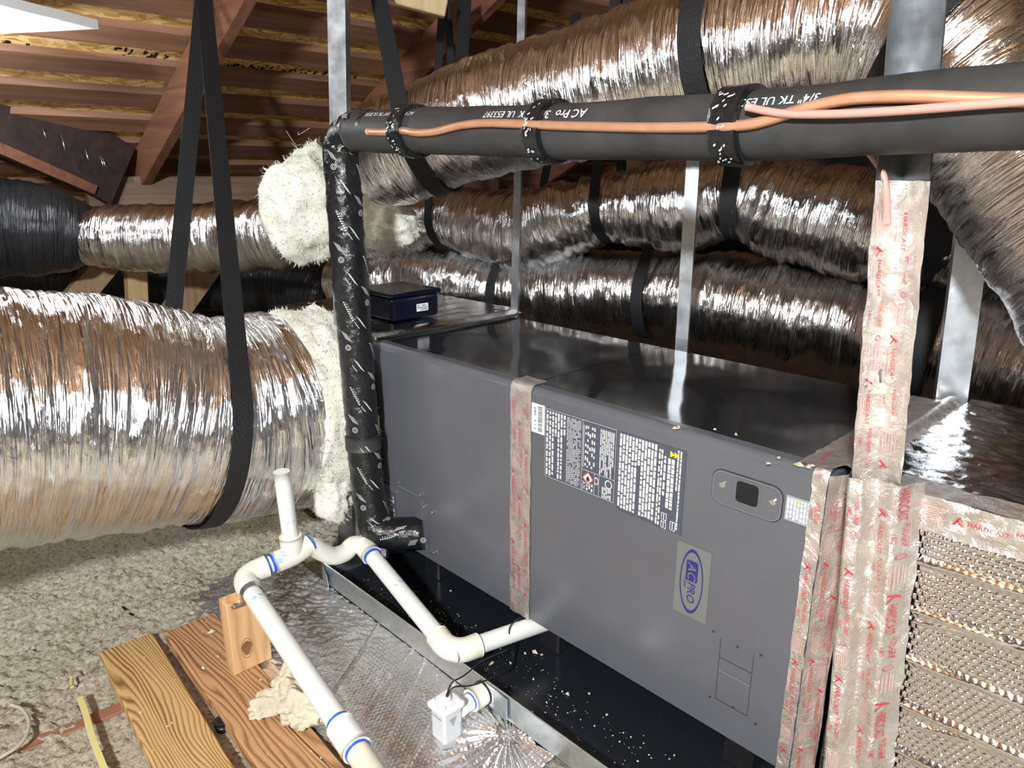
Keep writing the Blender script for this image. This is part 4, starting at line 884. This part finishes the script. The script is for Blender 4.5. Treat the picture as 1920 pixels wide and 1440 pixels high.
J = Join(); J.add([(fc[0]+.0216, fc[1]-.012, -.060), (fc[0]+.0216, fc[1]+.006, -.060), (fc[0]+.0216, fc[1]-.003, -.080)], [(0, 1, 2)]); J.rect((fc[0]-.014, fc[1]-.0246, -.062), X*.026, Z*.003); J.build('embossed_mark', 'print_grey', fs)
top_ = np.array([fc[0], fc[1]-.002, -.026])
w1 = [top_, top_+np.array([.004, .012, .028]), at(868, 1268, z=.005), at(905, 1240, z=-.01), at(945, 1222, z=-.03), at(960, 1212, z=-.06)]
w2 = [top_+X*.003, top_+np.array([.008, .012, .02]), at(885, 1285, z=-.02), at(925, 1270, z=-.045), at(955, 1255, z=-.07), at(962, 1230, z=-.075), at(957, 1200, z=-.03), at(955, 1180, z=.0), at(965, 1165, z=.002), at(990, 1152, z=-.01)]
for w_ in (w1, w2): tube('lead_wire', w_, 'wire_black', fs, 6, .008, r=.0016)

# ================================================================== PLANKS, FOAM, CABLES, SCRAPS
def plank(lbl, A, B, wd, mat, th=.034, ztop=-.135):
    A, B = np.array(A), np.array(B); o = beam('plank', (A[0], A[1], ztop-th/2), (B[0], B[1], ztop-th/2), wd, th, mat, None, bevel=.003); return tag(o, lbl, 'plank', 'loose planks on the insulation')
PK1 = (at(237, 1203, z=PLK), at(365, 1440, z=PLK)); PK1 = (PK1[0], PK1[1]+(PK1[1]-PK1[0])*.8); PK2 = (at(356, 1166, z=PLK), at(567, 1440, z=PLK)); PK2 = (PK2[0], PK2[1]+(PK2[1]-PK2[0])*.6)
plank('loose golden grained plank nearest the yellow strip', tuple(PK1[0][:2]), tuple(PK1[1][:2]), .117, 'plank_wood')
o = plank('loose reddish brown plank beneath the wooden block', tuple(PK2[0][:2]), tuple(PK2[1][:2]), .124, 'plank_wood_red')
J = Join(); c0, c1_ = at(540, 1362, z=PLK+.0005), at(640, 1462, z=PLK+.0005); dd = c1_-c0; J.rect(c0, dd, np.array([.0, .0016, 0])); c0, c1_ = at(500, 1275, z=PLK+.0005), at(545, 1365, z=PLK+.0005); J.rect(c0, c1_-c0, np.array([0, .0010, 0])); J.build('crack', 'hole_dark', o)
pS = at(418, 1362, z=-.165); dk = thing('drain_fitting', 'small black ribbed fitting sunk between the two planks', 'fitting')
tube('barrel', [pS-Z*.05, pS+Z*.014], 'dark_fitting', dk, 20, .02, r=.014); tube('ring', [pS+Z*.006, pS+Z*.016], 'dark_fitting', dk, 20, .01, r=.017); tube('bore', [pS+Z*.0142, pS+Z*.0167], 'hole_dark', dk, 16, .01, r=.009)
def foam_shape(Q):
    Q = Q.copy(); Q[:, 2] = np.where(Q[:, 2] < 0, Q[:, 2]*.75, Q[:, 2]); Q[:, 0] += .25*np.sin(Q[:, 1]*2.2); return Q
o = blob('foam_lump', at(570, 1328, z=PLK+.033), (.054, .045, .046), 'foam_cream', None, 5, .42, 3.4, 8.2, 5, PLK+.002, foam_shape); tag(o, 'rounded cream foam lump against the white drain pipe', 'foam', 'torn foam pieces')
o = blob('foam_lump', at(512, 1318, z=PLK+.018), (.030, .046, .027), 'foam_cream', None, 5, .40, 3.4, 2.7, 5, PLK+.002, foam_shape); tag(o, 'flat torn cream foam piece lying on the plank', 'foam', 'torn foam pieces')
o = blob('foam_lump', at(545, 1290, z=PLK+.038), (.034, .028, .046), 'foam_cream', None, 5, .42, 3.2, 5.5, 5, PLK+.002, foam_shape); tag(o, 'tall cream foam tuft behind the other foam pieces', 'foam', 'torn foam pieces')
def zz(p, dz=.006): p = np.array(p); p[2] += dz; return p
ys_ = [zz(at(u, v, z=INS_Z+.012)) for u, v in ((150, 1312), (162, 1345), (170, 1375), (180, 1405), (196, 1445), (205, 1475))]
ys_ = spline(np.array(ys_), .01); o = ribbon('yellow_strip', ys_, np.tile(np.array([.2, 1, .1]), (len(ys_), 1)), .012, .003, 'cable_yellow'); tag(o, 'flat yellow cable end lying on the loose insulation', 'cable')
o = tube('old_cable', [at(u, v, z=INS_Z+.022) for u, v in ((22, 1322), (42, 1330), (54, 1352), (50, 1378), (35, 1398), (10, 1415), (-30, 1436))], 'cable_beige', None, 8, .008, r=.0035); tag(o, 'curled beige cable half buried at the lower left corner', 'cable')
def scrap(name, lbl, cat, pts, mat, r): o = tube(name, [at(u, v, z=INS_Z+.016) for u, v in pts], mat, None, 6, .006, r=r); tag(o, lbl, cat, 'scraps on the insulation')
scrap('wire_scrap', 'thin black curved wire scrap on the insulation', 'scrap', ((198, 1108), (208, 1102), (214, 1092), (216, 1086)), 'wire_black', .0016)
scrap('wire_scrap', 'black bent scrap left of the yellow chip', 'scrap', ((230, 1138), (238, 1146), (246, 1152), (250, 1153)), 'wire_black', .003)
scrap('wire_scrap', 'short yellow straw like scrap on the insulation', 'scrap', ((202, 1139), (211, 1133), (219, 1127)), 'cable_yellow', .0022)
scrap('wire_scrap', 'small yellow and black chip beside the bent scrap', 'scrap', ((274, 1145), (280, 1136), (285, 1130)), 'cable_yellow', .004)
scrap('wire_scrap', 'tiny yellow stub near the golden plank', 'scrap', ((134, 1272), (134, 1280), (135, 1288)), 'cable_yellow', .004)
lf = at(617, 1072, z=-.095); J = Join(); J.add([lf, lf+np.array([.008, .004, .012]), lf+np.array([.004, .002, .030]), lf+np.array([-.006, -.002, .014])], [(0, 1, 2, 3)]); o = J.build('dry_leaf', 'leaf'); tag(o, 'tiny dry leaf stuck at the pan corner', 'leaf')
# crumbs of insulation in the pan and on the planks (uncountable)
V, Fq = [], []
def crumb(c, r):
    b = len(V); k = RNG.normal(size=(6, 3))*.25+np.array([[1, 0, 0], [-1, 0, 0], [0, 1, 0], [0, -1, 0], [0, 0, .8], [0, 0, -.4]])
    for q in k: V.append(tuple(np.array(c)+q*r))
    for f in ((0, 2, 4), (2, 1, 4), (1, 3, 4), (3, 0, 4), (2, 0, 5), (1, 2, 5), (3, 1, 5), (0, 3, 5)): Fq.append(tuple(b+i for i in f))
for u, v, r in ((985, 1225, .004), (1003, 1222, .007), (1016, 1228, .005), (922, 1243, .007), (958, 1243, .004), (1063, 1300, .006), (995, 1336, .005), (1138, 1340, .004), (845, 1108, .003), (724, 1082, .003), (660, 1055, .007), (1105, 1300, .003), (910, 1187, .003)):
    crumb(at(u, v, z=ZB+r*.4), r)
for i in range(420):
    xx, yy = random.uniform(0, 1.1), random.uniform(Y0+.01, -.005); crumb((xx, yy, ZB+.0006), random.choice((.0008, .001, .0013, .002)))
for i in range(70):
    tt = random.random(); PK = PK1 if random.random() < .5 else PK2; xx, yy = (PK[0]+(PK[1]-PK[0])*tt)[:2]; yy += random.uniform(-.05, .05); crumb((xx, yy, PLK+.001), random.choice((.001, .0015, .002, .003)))
for i in range(90):
    yy = random.uniform(-.39, -.18); crumb((random.uniform(-.1, .75), yy, -.1015+(yy-Y0)*.13), random.choice((.001, .0015, .0025)))
for u, v, r in ((1265, 803, .005), (1272, 801, .004), (1500, 872, .007), (1515, 876, .006), (1522, 873, .005), (1460, 858, .004), (1440, 868, .004), (1340, 805, .003), (1380, 815, .003)): crumb(at(u, v, z=H+.001), r)
crumb(at(398, 1184, z=PLK+.004), .009); crumb(at(382, 1252, z=PLK+.003), .006)
o = mesh('insulation_crumbs', V, Fq, 'debris'); tag(o, 'pale insulation crumbs scattered in the pan, on the planks and on the foil', 'debris', kind='stuff')

# ================================================================== LED WORK LIGHT
led = thing('work_light', 'bright white hanging panel work light in the upper left corner', 'lamp')
LZ = 1.30; P = at(185, 53, z=LZ); e1_ = at(0, 62, z=LZ)-P; e1_ /= np.linalg.norm(e1_); e2_ = at(95, 0, z=LZ)-P; e2_ -= e1_*(e2_@e1_); e2_ /= np.linalg.norm(e2_); WL, WD = .42, .30
def lpt(a, b, z): return P+e1_*a+e2_*b+Z*z
def lbox(name, a0, a1, b0, b1, z0, z1, mat):
    V = [lpt(a, b, z) for z in (z0, z1) for a, b in ((a0, b0), (a1, b0), (a1, b1), (a0, b1))]
    return mesh(name, V, [(0, 1, 2, 3), (7, 6, 5, 4), (0, 4, 5, 1), (1, 5, 6, 2), (2, 6, 7, 3), (3, 7, 4, 0)], mat, led)
lbox('housing', .0, WL, .0, WD, .008, .020, 'lamp_white')
for a0, a1, b0, b1 in ((0, WL, 0, .012), (0, WL, WD-.012, WD), (0, .012, .012, WD-.012), (WL-.012, WL, .012, WD-.012)): lbox('frame_bar', a0, a1, b0, b1, -.002, .008, 'lamp_white')
for i in range(9): lbox('fin', .018, .060, .020+i*.025, .026+i*.025, .0, .008, 'lamp_white'); lbox('fin', WL-.06, WL-.018, .020+i*.025, .026+i*.025, .0, .008, 'lamp_white')
lbox('diffuser', .062, WL-.062, .016, WD-.016, .001, .0078, 'lamp_emit')
point_light('work_light_glow', tuple(lpt(WL/2, WD/2, -.07)), .06, 4.0).parent = led
c = lpt(WL/2, WD/2, -.01); l = area_light('work_light_beam', tuple(c), tuple(c-Z), .2, LED_POWER); l.parent = led
tube('hanger_cord', [lpt(WL/2, WD/2, .03), lpt(WL/2, WD/2, roof_z(lpt(WL/2, WD/2, 0)[0])-LZ)], 'wire_black', led, 8, .1, r=.003)
